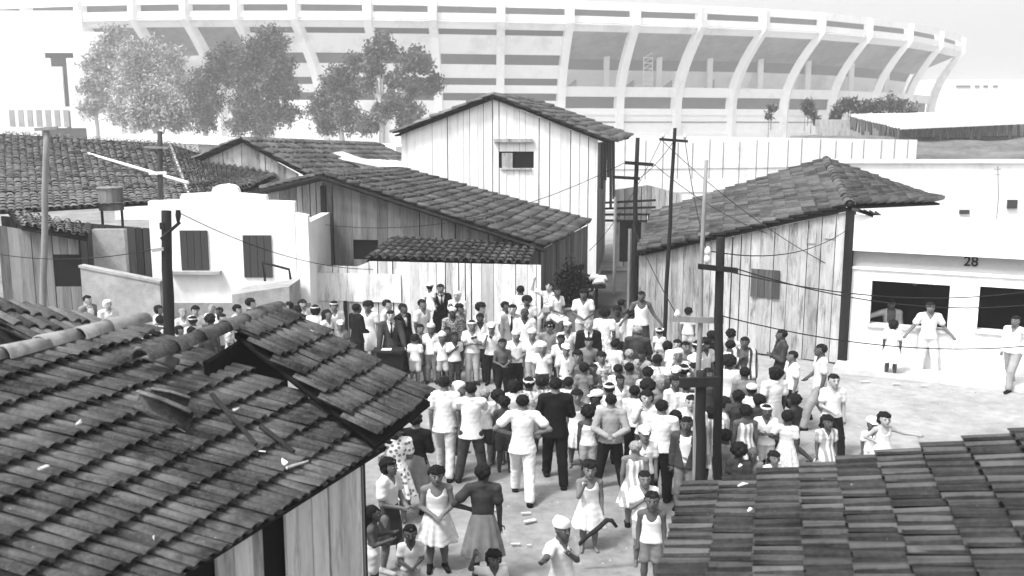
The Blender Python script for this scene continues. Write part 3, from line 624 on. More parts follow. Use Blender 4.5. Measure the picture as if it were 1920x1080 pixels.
# ------------------------------------------------------------ debris on the near left roof
nA = (E1-E0)
def onA(px, py, lift=.1):      # a point on the near left roof plane
    e0, r0 = onz(745, 830, 2.95), onz(250, 612, 4.05); N = dA.cross(r0-e0).normalized(); r = ray(px, py); o = Vector((0, 0, CAMZ))
    t = (e0-o).dot(N)/r.dot(N); q = o+r*t; return q+(N if N.z > 0 else -N)*lift
def loose(label, a, b, r=.085, roll=.75):
    mb = MB(); a, b = onA(*a), onA(*b); d = (b-a).normalized(); sx = d.cross(Vector((0, 0, 1))).normalized(); up = sx.cross(d); seg = 8; vs = []; fs = []; ts = []
    if up.z < 0: up = -up; sx = -sx
    for (o, rr) in ((a, r*.85), (a.lerp(b, .5)+up*.012, r*.93), (b, r)):
        for r2 in (rr, rr-.014):
            for k in range(seg+1):
                an = pi*k/seg+roll; vs.append(o+sx*cos(an)*r2+up*(sin(an)*r2+r*.95))
    n1 = seg+1
    for q in (0, 1):
        for k in range(seg):
            A_, B_ = q*2*n1, (q+1)*2*n1
            fs.append((A_+k, A_+k+1, B_+k+1, B_+k)); ts.append(.55); fs.append((A_+n1+k+1, A_+n1+k, B_+n1+k, B_+n1+k+1)); ts.append(0)  # inner faces at darkest tone: shade of the hollow painted in
        for k in (0, seg): fs.append((A_+k, B_+k, B_+n1+k, A_+n1+k)); ts.append(.5)
    for k in range(seg):
        fs.append((k+1, k, n1+k, n1+k+1)); ts.append(.4); B_ = 4*n1; fs.append((B_+k, B_+k+1, B_+n1+k+1, B_+n1+k)); ts.append(.4)
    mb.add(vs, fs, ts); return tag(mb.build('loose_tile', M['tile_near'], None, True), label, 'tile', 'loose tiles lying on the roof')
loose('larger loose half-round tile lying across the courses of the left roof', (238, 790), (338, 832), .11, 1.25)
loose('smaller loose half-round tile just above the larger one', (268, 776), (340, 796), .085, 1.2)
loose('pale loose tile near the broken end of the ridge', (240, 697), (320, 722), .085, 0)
for a, b, l in (((388, 768, .16), (470, 862, .16), 'long dark stick lying on the left roof'), ((480, 824, .14), (542, 872, .14), 'short dark stick beside the long one on the left roof'), ((528, 903, .14), (568, 890, .14), 'pale thin stick by the eave of the left roof')):
    mb = MB(); mb.tube([onA(*a), onA(*b)], [.026, .018] if 'pale' not in l else [.014, .01], 6); tag(mb.build('stick', M['wood_stick'] if 'pale' not in l else M['plank_pale']), l, 'stick')
sc_l = ['white scrap beside the larger loose tile', 'white rag near the left edge of the roof', 'white scrap beyond the long stick', 'white scrap at the foot of the long stick', 'small white scrap low on the left roof', 'white scrap near the eave of the left roof']
for (x, y), l in zip([(140, 822), (75, 908), (435, 792), (484, 872), (277, 1038), (525, 893)], sc_l):
    mb = MB(); p = onA(x, y, .13)
    vs = [p+Vector((rnd.uniform(-.035, .035), rnd.uniform(-.03, .03), rnd.uniform(-.01, .03))) for _ in range(4)]; q = [v+Vector((0, 0, .012)) for v in vs]
    mb.hexa(vs+q, .5); tag(mb.build('scrap', M['white']), l, 'scrap', 'scraps lying on the left roof')
def scrap(px, py, w, label, rot=0.):
    mb = MB(); p = onz(px, py, .03+gz(onz(px, py, 0).x, onz(px, py, 0).y)); h = w*.3
    vs = [p+Vector((sx*w*cos(rot)-sy*h*sin(rot), sx*w*sin(rot)+sy*h*cos(rot), rnd.uniform(0, .01))) for sx, sy in ((-1, -1), (1, -.7), (.9, 1), (-.8, .8))]
    mb.hexa(vs+[v+Vector((0, 0, .015)) for v in vs], .7); tag(mb.build('paper_scrap', M['paving']), label, 'litter', 'litter on the beaten earth')
scrap(986, 963, .08, 'pale scrap on the earth just behind the slat'); scrap(993, 978, .11, 'pale slat of litter lying slantwise on the earth', .4); scrap(966, 1021, .07, 'round pale scrap on the earth near the bottom, larger of two'); scrap(992, 1023, .035, 'small pale scrap beside the rounder one')
scrap(928, 957, .05, 'pale scrap right of the dark pleated skirt'); scrap(1622, 716, .12, 'pale litter by the foot of the pavement, left piece'); scrap(1680, 720, .1, 'pale litter by the foot of the pavement, middle piece'); scrap(1733, 724, .08, 'pale litter by the foot of the pavement, right piece')
def onD(px, py, lift=.12):
    e1 = onz(1284, 917, 2.9); r1 = at(1975, 806, e1.y-.84); N = dD.cross(r1-e1).normalized(); N = N if N.z > 0 else -N
    r = ray(px, py); o = Vector((0, 0, CAMZ)); t = (e1-o).dot(N)/r.dot(N); return o+r*t+N*lift
for (x, y, w, l) in ((1400, 936, .045, 'white oval scrap on the right roof'), (1414, 985, .022, 'small white pebble on the right roof'), (1395, 899, .022, 'pale crumb near the top edge of the right roof')):
    mb = MB(); p = onD(x, y); mb.tube([p+Vector((-w, -.02, 0)), p+Vector((0, 0, .01)), p+Vector((w, .03, 0))], [.005, .013, .005], 6); tag(mb.build('scrap', M['white']), l, 'scrap')

# lectern, laundry bundle, low plank fence
lc = empty('lectern', onz(728, 735, 0), 'dark draped table desk in front of the man making a speech', 'lectern')
LD = 21.5; a, b = at(700, 655, LD), at(757, 655, LD); mb = MB(); mb.box(a.x, b.x, LD-.2, LD+.22, a.z-.05, a.z, .5); mb.build('top', M['pole'], lc)
mb = MB(); mb.box(a.x+.08, b.x-.03, LD-.15, LD+.17, 0, a.z-.052, .3); mb.build('body', M['dark'], lc)
mb = MB(); p = at(726, 653, LD); mb.box(p.x-.12, p.x+.1, LD-.12, LD+.05, a.z+.002, a.z+.015, .8); tag(mb.build('papers', M['white']), 'white papers lying on the dark speaker desk', 'papers')
bun = MB(); p = at(1119, 528, 31)
r = random.Random(3)
for k in range(5): 
    q = p+Vector((r.uniform(-.22, .22), r.uniform(-.1, .1), r.uniform(-.03, .1))); bun.tube([q+Vector((-.22, 0, -.05)), q+Vector((-.08, 0, .05)), q+Vector((.1, .02, .05)), q+Vector((.24, 0, -.06))], [.03, .12, .11, .02], 8, r.random())
tag(bun.build('laundry_bundle', M['white'], None, True), 'bundle of white washing on a stand in the dark alley', 'laundry')
st_ = MB(); st_.box(p.x-.04, p.x+.04, 31, 31.06, 0, p.z-.2); st_.box(p.x-.28, p.x+.28, 30.8, 31.3, p.z-.2, p.z-.12); 
tag(st_.build('wash_stand', M['pole']), 'dark wash stand under the white bundle in the alley', 'stand')
pf = empty('plank_fence', (0, 24.6, 0), 'short grey plank fence where people sit in the alley mouth', 'fence')
a, b = at(1018, 604, 24.4), at(1114, 600, 24.8); mb = MB(); planks(mb, (a.x, 24.4, 0), (b.x, 24.8, 0), 0, [(0, 1.2), (1, 1.25)], .2); mb.build('boards', [M['plank_pale'], M['dark']], pf)
mb = MB(); mb.tube([(a.x, 24.36, 1.24), (b.x, 24.76, 1.3)], .05, 6, .4); mb.build('top_rail', M['pole_pale'], pf)

# small stones and crumbs trodden into the earth
cr = MB(); r = random.Random(12)
for k in range(1500):
    x, y = r.uniform(-6, 13), r.uniform(11, 26); s_ = r.choice([.012, .015, .02, .03])*r.uniform(.7, 1.3); z = gz(x, y)
    a = r.random()*6; c_, n_ = cos(a)*s_, sin(a)*s_
    cr.add([(x+c_, y+n_, z-.003), (x-n_, y+c_, z-.003), (x-c_, y-n_, z-.003), (x+n_, y-c_, z-.003), (x+c_*.3, y-n_*.2, z+s_*.7)], [(0, 1, 4), (1, 2, 4), (2, 3, 4), (3, 0, 4)], r.random())
tag(cr.build('gravel', M['plaster_grey']), kind='stuff')
# ============================================================ PEOPLE
# each figure: a distance field of tapered limbs -> one continuous mesh (surface nets); clothes, hair, hats are children
def snets(f, org, h):
    s = f < 0
    c = np.zeros(tuple(np.array(f.shape)-1), dtype=np.int8)
    nx, ny, nz = c.shape
    for dx in (0, 1):
        for dy in (0, 1):
            for dz in (0, 1): c += s[dx:dx+nx, dy:dy+ny, dz:dz+nz]
    m = (c > 0) & (c < 8); ids = np.argwhere(m)
    if not len(ids): return np.zeros((0, 3)), np.zeros((0, 4), int)
    idx = -np.ones(c.shape, dtype=np.int32); idx[m] = np.arange(len(ids))
    pos = np.zeros((len(ids), 3)); cnt = np.zeros(len(ids)); I, J, K = ids.T
    for ax in range(3):
        o = [a for a in range(3) if a != ax]
        for p in (0, 1):
            for q in (0, 1):
                d0 = [0, 0, 0]; d0[o[0]] = p; d0[o[1]] = q; d1 = list(d0); d1[ax] = 1
                a = f[I+d0[0], J+d0[1], K+d0[2]]; b = f[I+d1[0], J+d1[1], K+d1[2]]
                cr = (a < 0) != (b < 0); t = np.where(cr, a/np.where(cr, a-b, 1), 0)
                for k in range(3): pos[:, k] += np.where(cr, d0[k]+(t if k == ax else 0), 0)
                cnt += cr
    v = (ids+pos/cnt[:, None])*h+org; quads = []
    for ax in range(3):
        a = f.take(range(0, f.shape[ax]-1), ax); b = f.take(range(1, f.shape[ax]), ax)
        cr = np.argwhere((a < 0) != (b < 0)); o = [(ax+1) % 3, (ax+2) % 3]
        ok = (cr[:, o[0]] > 0) & (cr[:, o[1]] > 0) & (cr[:, o[0]] < c.shape[o[0]]) & (cr[:, o[1]] < c.shape[o[1]]); cr = cr[ok]
        ins = a[cr[:, 0], cr[:, 1], cr[:, 2]] < 0
        def g(p, q):
            e = cr.copy(); e[:, o[0]] -= p; e[:, o[1]] -= q; return idx[e[:, 0], e[:, 1], e[:, 2]]
        q4 = np.stack([g(1, 1), g(0, 1), g(0, 0), g(1, 0)], 1); q4[~ins] = q4[~ins][:, ::-1]; quads.append(q4)
    return v, np.concatenate(quads)
class Field:
    def __init__(s, lo, hi, h):
        s.h = h; s.lo = np.array(lo, float); s.n = np.ceil((np.array(hi)-s.lo)/h).astype(int)+1
        s.f = np.full(tuple(s.n), .2, dtype=np.float32); s.ax = [(s.lo[i]+np.arange(s.n[i])*h) for i in range(3)]
    def sub(s, lo, hi):
        a = np.maximum(0, np.floor((np.array(lo)-s.lo)/s.h).astype(int)); b = np.minimum(s.n, np.ceil((np.array(hi)-s.lo)/s.h).astype(int)+1)
        b = np.maximum(b, a+1); sl = tuple(slice(a[i], b[i]) for i in range(3))
        X, Y, Z = np.meshgrid(*[s.ax[i][sl[i]] for i in range(3)], indexing='ij', sparse=True); return sl, X, Y, Z
    def put(s, sl, d, k, cut=False):
        o = s.f[sl]
        if cut: s.f[sl] = np.maximum(o, -d); return
        if k > 0:
            e = np.clip(.5+.5*(o-d)/k, 0, 1); s.f[sl] = o*(1-e)+d*e-k*e*(1-e)
        else: s.f[sl] = np.minimum(o, d)
    def cone(s, a, b, ra, rb, k=.02, fy=1., cut=False):
        a, b = np.array(a, float), np.array(b, float); m = max(ra, rb)+k+2*s.h
        sl, X, Y, Z = s.sub(np.minimum(a, b)-m, np.maximum(a, b)+m)
        A = a*[1, fy, 1]; D = (b-a)*[1, fy, 1]; dd = max((D*D).sum(), 1e-9); Y = Y*fy
        t = np.clip(((X-A[0])*D[0]+(Y-A[1])*D[1]+(Z-A[2])*D[2])/dd, 0, 1)
        d = np.sqrt((X-A[0]-t*D[0])**2+(Y-A[1]-t*D[1])**2+(Z-A[2]-t*D[2])**2)-(ra+(rb-ra)*t)
        s.put(sl, d, k, cut)
    def ell(s, c, r, k=.015, cut=False, wob=0., wf=40.):
        c, r = np.array(c, float), np.array(r, float); m = k+2*s.h+wob
        sl, X, Y, Z = s.sub(c-r-m, c+r+m)
        q = np.sqrt(((X-c[0])/r[0])**2+((Y-c[1])/r[1])**2+((Z-c[2])/r[2])**2); d = (q-1)*r.min()
        if wob: d = d+wob*np.sin(X*wf+1)*np.sin(Y*wf*.9+2)*np.sin(Z*wf*1.1)
        s.put(sl, d, k, cut)
    def fn(s, lo, hi, fn, k=0., cut=False):
        sl, X, Y, Z = s.sub(lo, hi); s.put(sl, fn(X, Y, Z), k, cut)
    def mesh(s): 
        s.f[0] = s.f[-1] = .1; s.f[:, 0] = s.f[:, -1] = .1; s.f[:, :, 0] = s.f[:, :, -1] = .1
        return snets(s.f, s.lo, s.h)

CL = {'a': (1.72, .141, .832, .50, 1.02), 't': (1.46, .158, .812, .49, .96), 'c': (1.22, .180, .788, .475, .96), 's': (.98, .208, .757, .45, 1.0)}
ARM = {  # (upper, fore) directions: x outward, y forward is -1, z up
 'down': ((.14, .02, -1), (.02, -.22, -1)), 'cross': ((.22, -.22, -1), (-.95, -.55, .2)), 'hips': ((.75, .25, -.8), (-.85, -.35, -.45)), 'clasp': ((.18, -.1, -1), (-.6, -.7, -.3)),
 'behind': ((.3, .3, -1), (-.75, .45, -.35)), 'face': ((.1, -.6, -.7), (-.35, -.25, 1)), 'out': ((.9, -.15, -.35), (1, -.3, -.1)), 'hold': ((.2, -.25, -.95), (-.25, -1, .35)),
 'up': ((.7, -.2, .35), (-.25, -.1, 1)), 'desk': ((.25, -.35, -1), (.12, -.5, -.9)), 'fwd': ((.1, -.75, -.6), (-.1, -1, .05)), 'point': ((.6, -.6, -.1), (.7, -.7, .35)), 'swing': ((.15, -.35, -.95), (0, -.75, -.6)), 'swingb': ((.15, .4, -.95), (.0, .1, -1)), 'rest': ((.45, .05, -.95), (.55, -.35, -.65)), 'chest': ((.15, -.15, -1), (-.75, -.4, .75))}
PAIR = {'down': ('down', 'down'), 'cross': ('cross', 'cross'), 'hips': ('hips', 'hips'), 'clasp': ('clasp', 'clasp'), 'behind': ('behind', 'behind'), 'face': ('down', 'face'), 'facel': ('face', 'chest'), 'hold': ('hold', 'hold'), 'up': ('down', 'up'), 'desk': ('desk', 'desk'),
        'walk': ('swing', 'swingb'), 'outl': ('out', 'down'), 'outr': ('down', 'out'), 'one': ('down', 'clasp'), 'point': ('chest', 'point'), 'rest': ('rest', 'rest'), 'sit': ('clasp', 'clasp'), 'chest': ('down', 'chest'), 'both': ('fwd', 'fwd'), 'hip1': ('hips', 'down'), 'wave': ('out', 'hips')}
def unit(v): v = np.array(v, float); return v/np.linalg.norm(v)
def skel(cl, pose, legs):
    H, hh, sz, hz_, bw_ = CL[cl]; J = {}; J['H'] = H; J['hh'] = hh*H
    lean = .0
    J['hc'] = np.array([0, -.012*H, H-(hh*H)*.5]); J['neck'] = np.array([0, .008*H, sz*H+.005*H]); J['chest'] = np.array([0, 0, (sz-.09)*H]); J['pel'] = np.array([0, 0, (hz_+.03)*H]); J['waist'] = np.array([0, 0, (hz_+.12)*H])
    ua, fa = .17*H*(.95 if cl in 'cs' else 1), .148*H*(.95 if cl in 'cs' else 1)
    for sgn, nm, pp in ((1, 'L', PAIR[pose][0]), (-1, 'R', PAIR[pose][1])):
        u, f_ = ARM[pp]; sh = np.array([sgn*.098*H*bw_, .004*H, sz*H-.022*H]); el = sh+unit((u[0]*sgn, u[1], u[2]))*ua; w = el+unit((f_[0]*sgn, f_[1], f_[2]))*fa
        J['sh'+nm], J['el'+nm], J['wr'+nm] = sh, el, w; J['hd'+nm] = unit((f_[0]*sgn*.8, f_[1], f_[2]-.1))
        hp = np.array([sgn*.048*H, 0, hz_*H]); an = .042*H; Ls = (hz_*H-an)/2
        sp, fwd, kb = {'st': (.012, 0, 0), 'ap': (.07, 0, 0), 'wk': (.015, .16*sgn, .03), 'run': (.02, .26*sgn, .1), 'sit': (.05, 9, 0), 'one': (.03+.02*sgn, .03*sgn, .02*(sgn > 0))}[legs]
        if fwd == 9: kn = hp+np.array([sgn*.02*H, -Ls*.95, -.06*H]); ak = kn+np.array([0, -.02*H, -Ls*.95])
        else:
            ak = np.array([hp[0]+sgn*sp*H, -fwd*H, an]); kn = (hp+ak)/2+np.array([0, -.012*H-kb*H, 0])
            if legs == 'run' and sgn < 0: ak[2] += .06*H
        J['hp'+nm], J['kn'+nm], J['ak'+nm] = hp, kn, ak
        J['toe'+nm] = ak+np.array([sgn*.018*H, -.098*H, -.026*H]); J['heel'+nm] = ak+np.array([0, .022*H, -.024*H])
    return J
def bounds(J, pad=.12):
    P = np.array([v for k, v in J.items() if isinstance(v, np.ndarray) and not k.startswith('hd')]); return P.min(0)-pad, np.maximum(P.max(0)+pad, [0, 0, J['H']+.04])
CACHE = {}
def tomesh(name, v, q, mats=1, extra=None, mi=None):
    me = bpy.data.meshes.new(name); v = [tuple(x) for x in v] if extra else v; nq = len(q)
    allv = np.array(v, dtype=np.float32).reshape(-1, 3); loops = q.astype(np.int32).ravel(); tot = np.full(nq, 4, dtype=np.int32); mat = np.zeros(nq, dtype=np.int32)
    if extra:
        for ev, ef, em in extra:
            n0 = len(allv); allv = np.vstack([allv, np.array(ev, dtype=np.float32)])
            for f_ in ef: loops = np.concatenate([loops, np.array(f_, dtype=np.int32)+n0]); 
            tot = np.concatenate([tot, np.array([len(f_) for f_ in ef], dtype=np.int32)]); mat = np.concatenate([mat, np.full(len(ef), em, dtype=np.int32)])
    me.vertices.add(len(allv)); me.vertices.foreach_set('co', allv.ravel()); me.loops.add(len(loops)); me.loops.foreach_set('vertex_index', loops)
    st = np.zeros(len(tot), dtype=np.int32); st[1:] = np.cumsum(tot)[:-1]; me.polygons.add(len(tot)); me.polygons.foreach_set('loop_start', st); me.polygons.foreach_set('loop_total', tot)
    me.polygons.foreach_set('material_index', mat); me.polygons.foreach_set('use_smooth', np.full(len(tot), True)); me.update(calc_edges=True)
    for _ in range(mats): me.materials.append(None)
    return me
def tubeg(pts, rad, seg=6):
    m = MB(); m.tube(pts, rad, seg); return m.v, m.f
def blob(c, r, n=6):
    vs = [(c[0], c[1], c[2]+r[2])]; fs = []
    for i in range(1, 4):
        for k in range(n): vs.append((c[0]+r[0]*sin(pi*i/4)*cos(2*pi*k/n), c[1]+r[1]*sin(pi*i/4)*sin(2*pi*k/n), c[2]+r[2]*cos(pi*i/4)))
    vs.append((c[0], c[1], c[2]-r[2])); L = len(vs)-1
    for k in range(n):
        k2 = (k+1) % n; fs.append((0, 1+k, 1+k2)); fs += [(1+k+i*n, 1+k+(i+1)*n, 1+k2+(i+1)*n, 1+k2+i*n) for i in (0, 1)]; fs.append((1+k+2*n, L, 1+k2+2*n))
    return vs, fs
def head(fl, J, k=.012):
    hc, hh = J['hc'], J['hh']; x, y, z = hc
    fl.ell((x, y+.06*hh, z+.10*hh), (.345*hh, .41*hh, .39*hh), 0.01)
    fl.ell((x, y-.10*hh, z-.16*hh), (.26*hh, .29*hh, .33*hh), .03)
    fl.cone((x, y-.39*hh, z+.06*hh), (x, y-.46*hh, z-.08*hh), .035*hh, .062*hh, .012)      # nose
    fl.ell((x, y-.34*hh, z-.25*hh), (.12*hh, .06*hh, .05*hh), .012)                         # lips
    fl.ell((x, y-.30*hh, z-.41*hh), (.11*hh, .09*hh, .08*hh), .015)                         # chin
    for s in (-1, 1):
        fl.ell((x+s*.35*hh, y+.03*hh, z-.03*hh), (.035*hh, .075*hh, .115*hh), .004)
        fl.ell((x+s*.14*hh, y-.37*hh, z+.035*hh), (.085*hh, .06*hh, .045*hh), 0, cut=True)  # eye sockets
    fl.cone(J['neck']+[0, 0, -.01*J['H']], (x, y+.08*hh, z-.2*hh), .26*hh, .225*hh, .025)
def m_body(cl, pose, legs, h):
    key = ('body', cl, pose, legs, h)
    if key in CACHE: return CACHE[key]
    J = skel(cl, pose, legs); H = J['H']; lo, hi = bounds(J); fl = Field(lo, hi, h); fy = 1.45
    fl.cone(J['pel'], J['waist'], .078*H, .066*H, .02, fy); fl.cone(J['waist'], J['chest'], .066*H, .087*H, .02, fy)
    fl.cone(J['shL'], J['shR'], .036*H, .036*H, .04*H, 1.1)
    for s in 'LR':
        fl.cone(J['neck']+[0, 0, .012*H], J['sh'+s], .034*H, .030*H, .02)
        fl.cone(J['sh'+s], J['el'+s], .031*H, .024*H, .02); fl.cone(J['el'+s], J['wr'+s], .0245*H, .0165*H, .008)
        palm = J['wr'+s]+J['hd'+s]*.045*H; fl.cone(J['wr'+s], palm, .0165*H, .02*H, .01)
        fl.cone(J['hp'+s], J['kn'+s], .053*H, .033*H, .02); fl.cone(J['kn'+s], J['kn'+s]*.62+J['ak'+s]*.38, .033*H, .034*H, .01); fl.cone(J['kn'+s]*.62+J['ak'+s]*.38, J['ak'+s], .034*H, .02*H, .01)
        fl.cone(J['heel'+s], J['toe'+s], .02*H, .016*H, .015)
    head(fl, J); v, q = fl.mesh(); ex = []; hc, hh = J['hc'], J['hh']
    if h < .022:
        for s, sg in (('L', 1), ('R', -1)):       # four fingers of unequal length and a thumb at the side of the palm
            d = Vector(J['hd'+s]); base = Vector(J['wr'+s])+d*.05*H; side = d.cross(Vector((0, 1, 0)) if abs(d.y) < .7 else Vector((0, 0, 1))).normalized(); curl = side.cross(d).normalized()
            for i, ln in enumerate((.040, .046, .043, .034)):
                o = base+side*(i-1.5)*.0105*H; m1 = o+d*ln*.5*H+curl*.004*H; ex.append((*tubeg([o, m1, o+d*ln*.85*H+curl*.018*H], [.0056*H, .005*H, .0038*H], 5), 0))
            o = base-d*.03*H-side*.016*H; ex.append((*tubeg([o, o-side*.018*H+d*.014*H, o-side*.02*H+d*.034*H+curl*.008*H], [.0068*H, .006*H, .0045*H], 5), 0))
    for sg in (-1, 1):
        ex.append((*blob((hc[0]+sg*.145*hh, hc[1]-.315*hh, hc[2]+.03*hh), (.07*hh, .045*hh, .034*hh)), 2))       # eye
        ex.append((*blob((hc[0]+sg*.14*hh, hc[1]-.345*hh, hc[2]+.032*hh), (.032*hh, .025*hh, .032*hh)), 1))
        ex.append((*tubeg([(hc[0]+sg*.07*hh, hc[1]-.375*hh, hc[2]+.105*hh), (hc[0]+sg*.15*hh, hc[1]-.37*hh, hc[2]+.135*hh), (hc[0]+sg*.23*hh, hc[1]-.31*hh, hc[2]+.11*hh)], [.014*hh, .02*hh, .012*hh], 5), 1))
    ex.append((*tubeg([(hc[0]-.1*hh, hc[1]-.375*hh, hc[2]-.25*hh), (hc[0], hc[1]-.405*hh, hc[2]-.255*hh), (hc[0]+.1*hh, hc[1]-.375*hh, hc[2]-.25*hh)], .012*hh, 4), 1))
    CACHE[key] = tomesh('person', v, q, 3, ex); return CACHE[key]
def m_top(cl, pose, kind, h):
    """ts short sleeves, ls long, tk tank, jk jacket, op open jacket, dr dress, sl sleeveless dress, bl blouse, lt long untucked shirt"""
    key = ('top', cl, pose, kind, h)
    if key in CACHE: return CACHE[key]
    J = skel(cl, pose, 'st'); H = J['H']; lo, hi = bounds(J, .2); fl = Field(lo, hi, h); fy = 1.42; e = .014 if kind in ('jk', 'op') else .009
    if kind == 'tk': e = .006
    tuck = kind in ('bl', 'dr', 'sl')
    zh = J['waist'][2]-.03*H if tuck else J['pel'][2]-{'jk': .075, 'op': .06, 'lt': .075, 'ls': .03, 'tk': .02}.get(kind, .03)*H
    hem = np.array([0, 0, zh-.05*H]); rh = .08*H if tuck else .122*H
    fl.cone(hem, J['waist'], rh+e, .078*H+e, .02, fy); fl.cone(J['waist'], J['chest'], .076*H+e, .089*H+e, .02, fy)
    fl.fn(lo-.3, (hi[0]+.3, hi[1]+.3, zh+.2*0), lambda X, Y, Z: (Z-zh-.002*np.sin(9*X/.1)-.5*(np.abs(X) > .26*H)*0)*np.where(np.sqrt(X*X+Y*Y) < .155*H, 1, -1), 0, True)
    for s in 'LR': 
        if not tuck and kind not in ('tk',): pass
    if kind in ('tk', 'sl'):
        a = J['shL']*[.62, 1, 1]; b = J['shR']*[.62, 1, 1]; fl.cone(a, b, .034*H+e, .034*H+e, .03*H, 1.1)
    else: fl.cone(J['shL'], J['shR'], .037*H+e, .037*H+e, .035*H, 1.1)
    for s in 'LR':
        if kind in ('tk', 'sl'): continue
        fl.cone(J['neck']+[0, .003*H, .002*H], J['sh'+s], .036*H+e, .032*H+e, .02)
        sh, el, wr = J['sh'+s], J['el'+s], J['wr'+s]
        if kind in ('ts', 'dr', 'bl', 'lt'): fl.cone(sh, sh*.42+el*.58, .034*H+e, .038*H+e, .02)
        else: fl.cone(sh, el, .034*H+e, .030*H+e, .02); fl.cone(el, wr*.93+el*.07, .030*H+e, .023*H+e, .01)
    if kind in ('dr', 'sl'):
        zt, zb = J['waist'][2], (J['knL'][2]+.01*H); rt, rb = .075*H, .17*H; nf = 9
        def sk_(X, Y, Z):
            t = np.clip((zt-Z)/(zt-zb), 0, 1); th = np.arctan2(Y, X); R_ = rt+(rb-rt)*t**.8+.014*H*t*np.sin(nf*th+2*np.sin(3*th))
            return np.maximum((np.sqrt(X*X+(Y*1.2)**2)-R_)*.75, np.maximum(zb-Z+.008*np.sin(5*th), Z-zt))
        fl.fn((-.3*H, -.3*H, zb-.04), (.3*H, .3*H, zt+.02), sk_, .02)
    nz = J['neck'][2]
    if kind in ('tk', 'sl'):
        fl.ell((0, -.06*H, nz-.01*H), (.052*H, .09*H, .075*H), 0, cut=True); fl.ell((0, .05*H, nz+.01*H), (.045*H, .05*H, .04*H), 0, cut=True)
    elif kind in ('jk', 'op'):
        w = .05 if kind == 'jk' else .05
        fl.fn((-.2, -.4, nz-.34*H), (.2, -.002, nz+.2), lambda X, Y, Z: np.abs(X)-np.clip((Z-(nz-(.17 if kind == 'jk' else .36)*H))*(.28 if kind == 'jk' else .22), 0, w*H)+(Y > -.012*H)*.1, 0, True)
        fl.ell((0, 0, nz+.03*H), (.042*H, .042*H, .05*H), 0, cut=True)
    else:
        fl.fn((-.2, -.4, nz-.14*H), (.2, -.01, nz+.2), lambda X, Y, Z: np.abs(X)-np.clip((Z-(nz-.07*H))*.5, 0, .04*H)+(Y > -.01*H)*.1, 0, True); fl.ell((0, 0, nz+.03*H), (.04*H, .042*H, .04*H), 0, cut=True)
    # creases and folds
    n_, k_ = fl.n, 1
    X, Y, Z = np.meshgrid(*fl.ax, indexing='ij', sparse=True)
    fl.f += (.0026*np.sin(Z*62+X*38+3*np.sin(Y*19))*np.sin(X*33-Z*21+2)).astype(np.float32)
    v, q = fl.mesh(); CACHE[key] = tomesh({'jk': 'jacket', 'op': 'jacket', 'dr': 'dress', 'sl': 'dress', 'tk': 'vest'}.get(kind, 'shirt'), v, q); return CACHE[key]
def m_inner(cl, pose, h):
    key = ('inner', cl, h)
    if key in CACHE: return CACHE[key]
    J = skel(cl, 'down', 'st'); H = J['H']; fl = Field((-.3, -.25, .4*H), (.3, .25, .9*H), .012); e = .006; fy = 1.43
    fl.cone(J['pel'], J['waist'], .079*H+e, .067*H+e, .02, fy); fl.cone(J['waist'], J['chest'], .067*H+e, .088*H+e, .02, fy); fl.cone(J['shL']*[.5, 1, 1], J['shR']*[.5, 1, 1], .04*H, .04*H, .02)
    nz = J['neck'][2]; fl.cone((0, .0, nz), (0, -.005*H, nz+.022*H), .036*H, .034*H, .01); v, q = fl.mesh()
    CACHE[key] = tomesh('shirt', v, q); return CACHE[key]
def m_tie(cl):
    key = ('tie', cl)
    if key not in CACHE:
        J = skel(cl, 'down', 'st'); H = J['H']; nz = J['neck'][2]; m = MB()
        m.tube([(0, -.045*H, nz+.008*H), (0, -.075*H, nz-.03*H), (0, -.087*H, nz-.09*H), (0, -.08*H, nz-.2*H)], [.012*H, .009*H, .014*H, .016*H], 6)
        CACHE[key] = tomesh('tie', m.v, np.zeros((0, 4), int), 1, [([], [], 0)] if 0 else [(m.v, m.f, 0)])
    return CACHE[key]
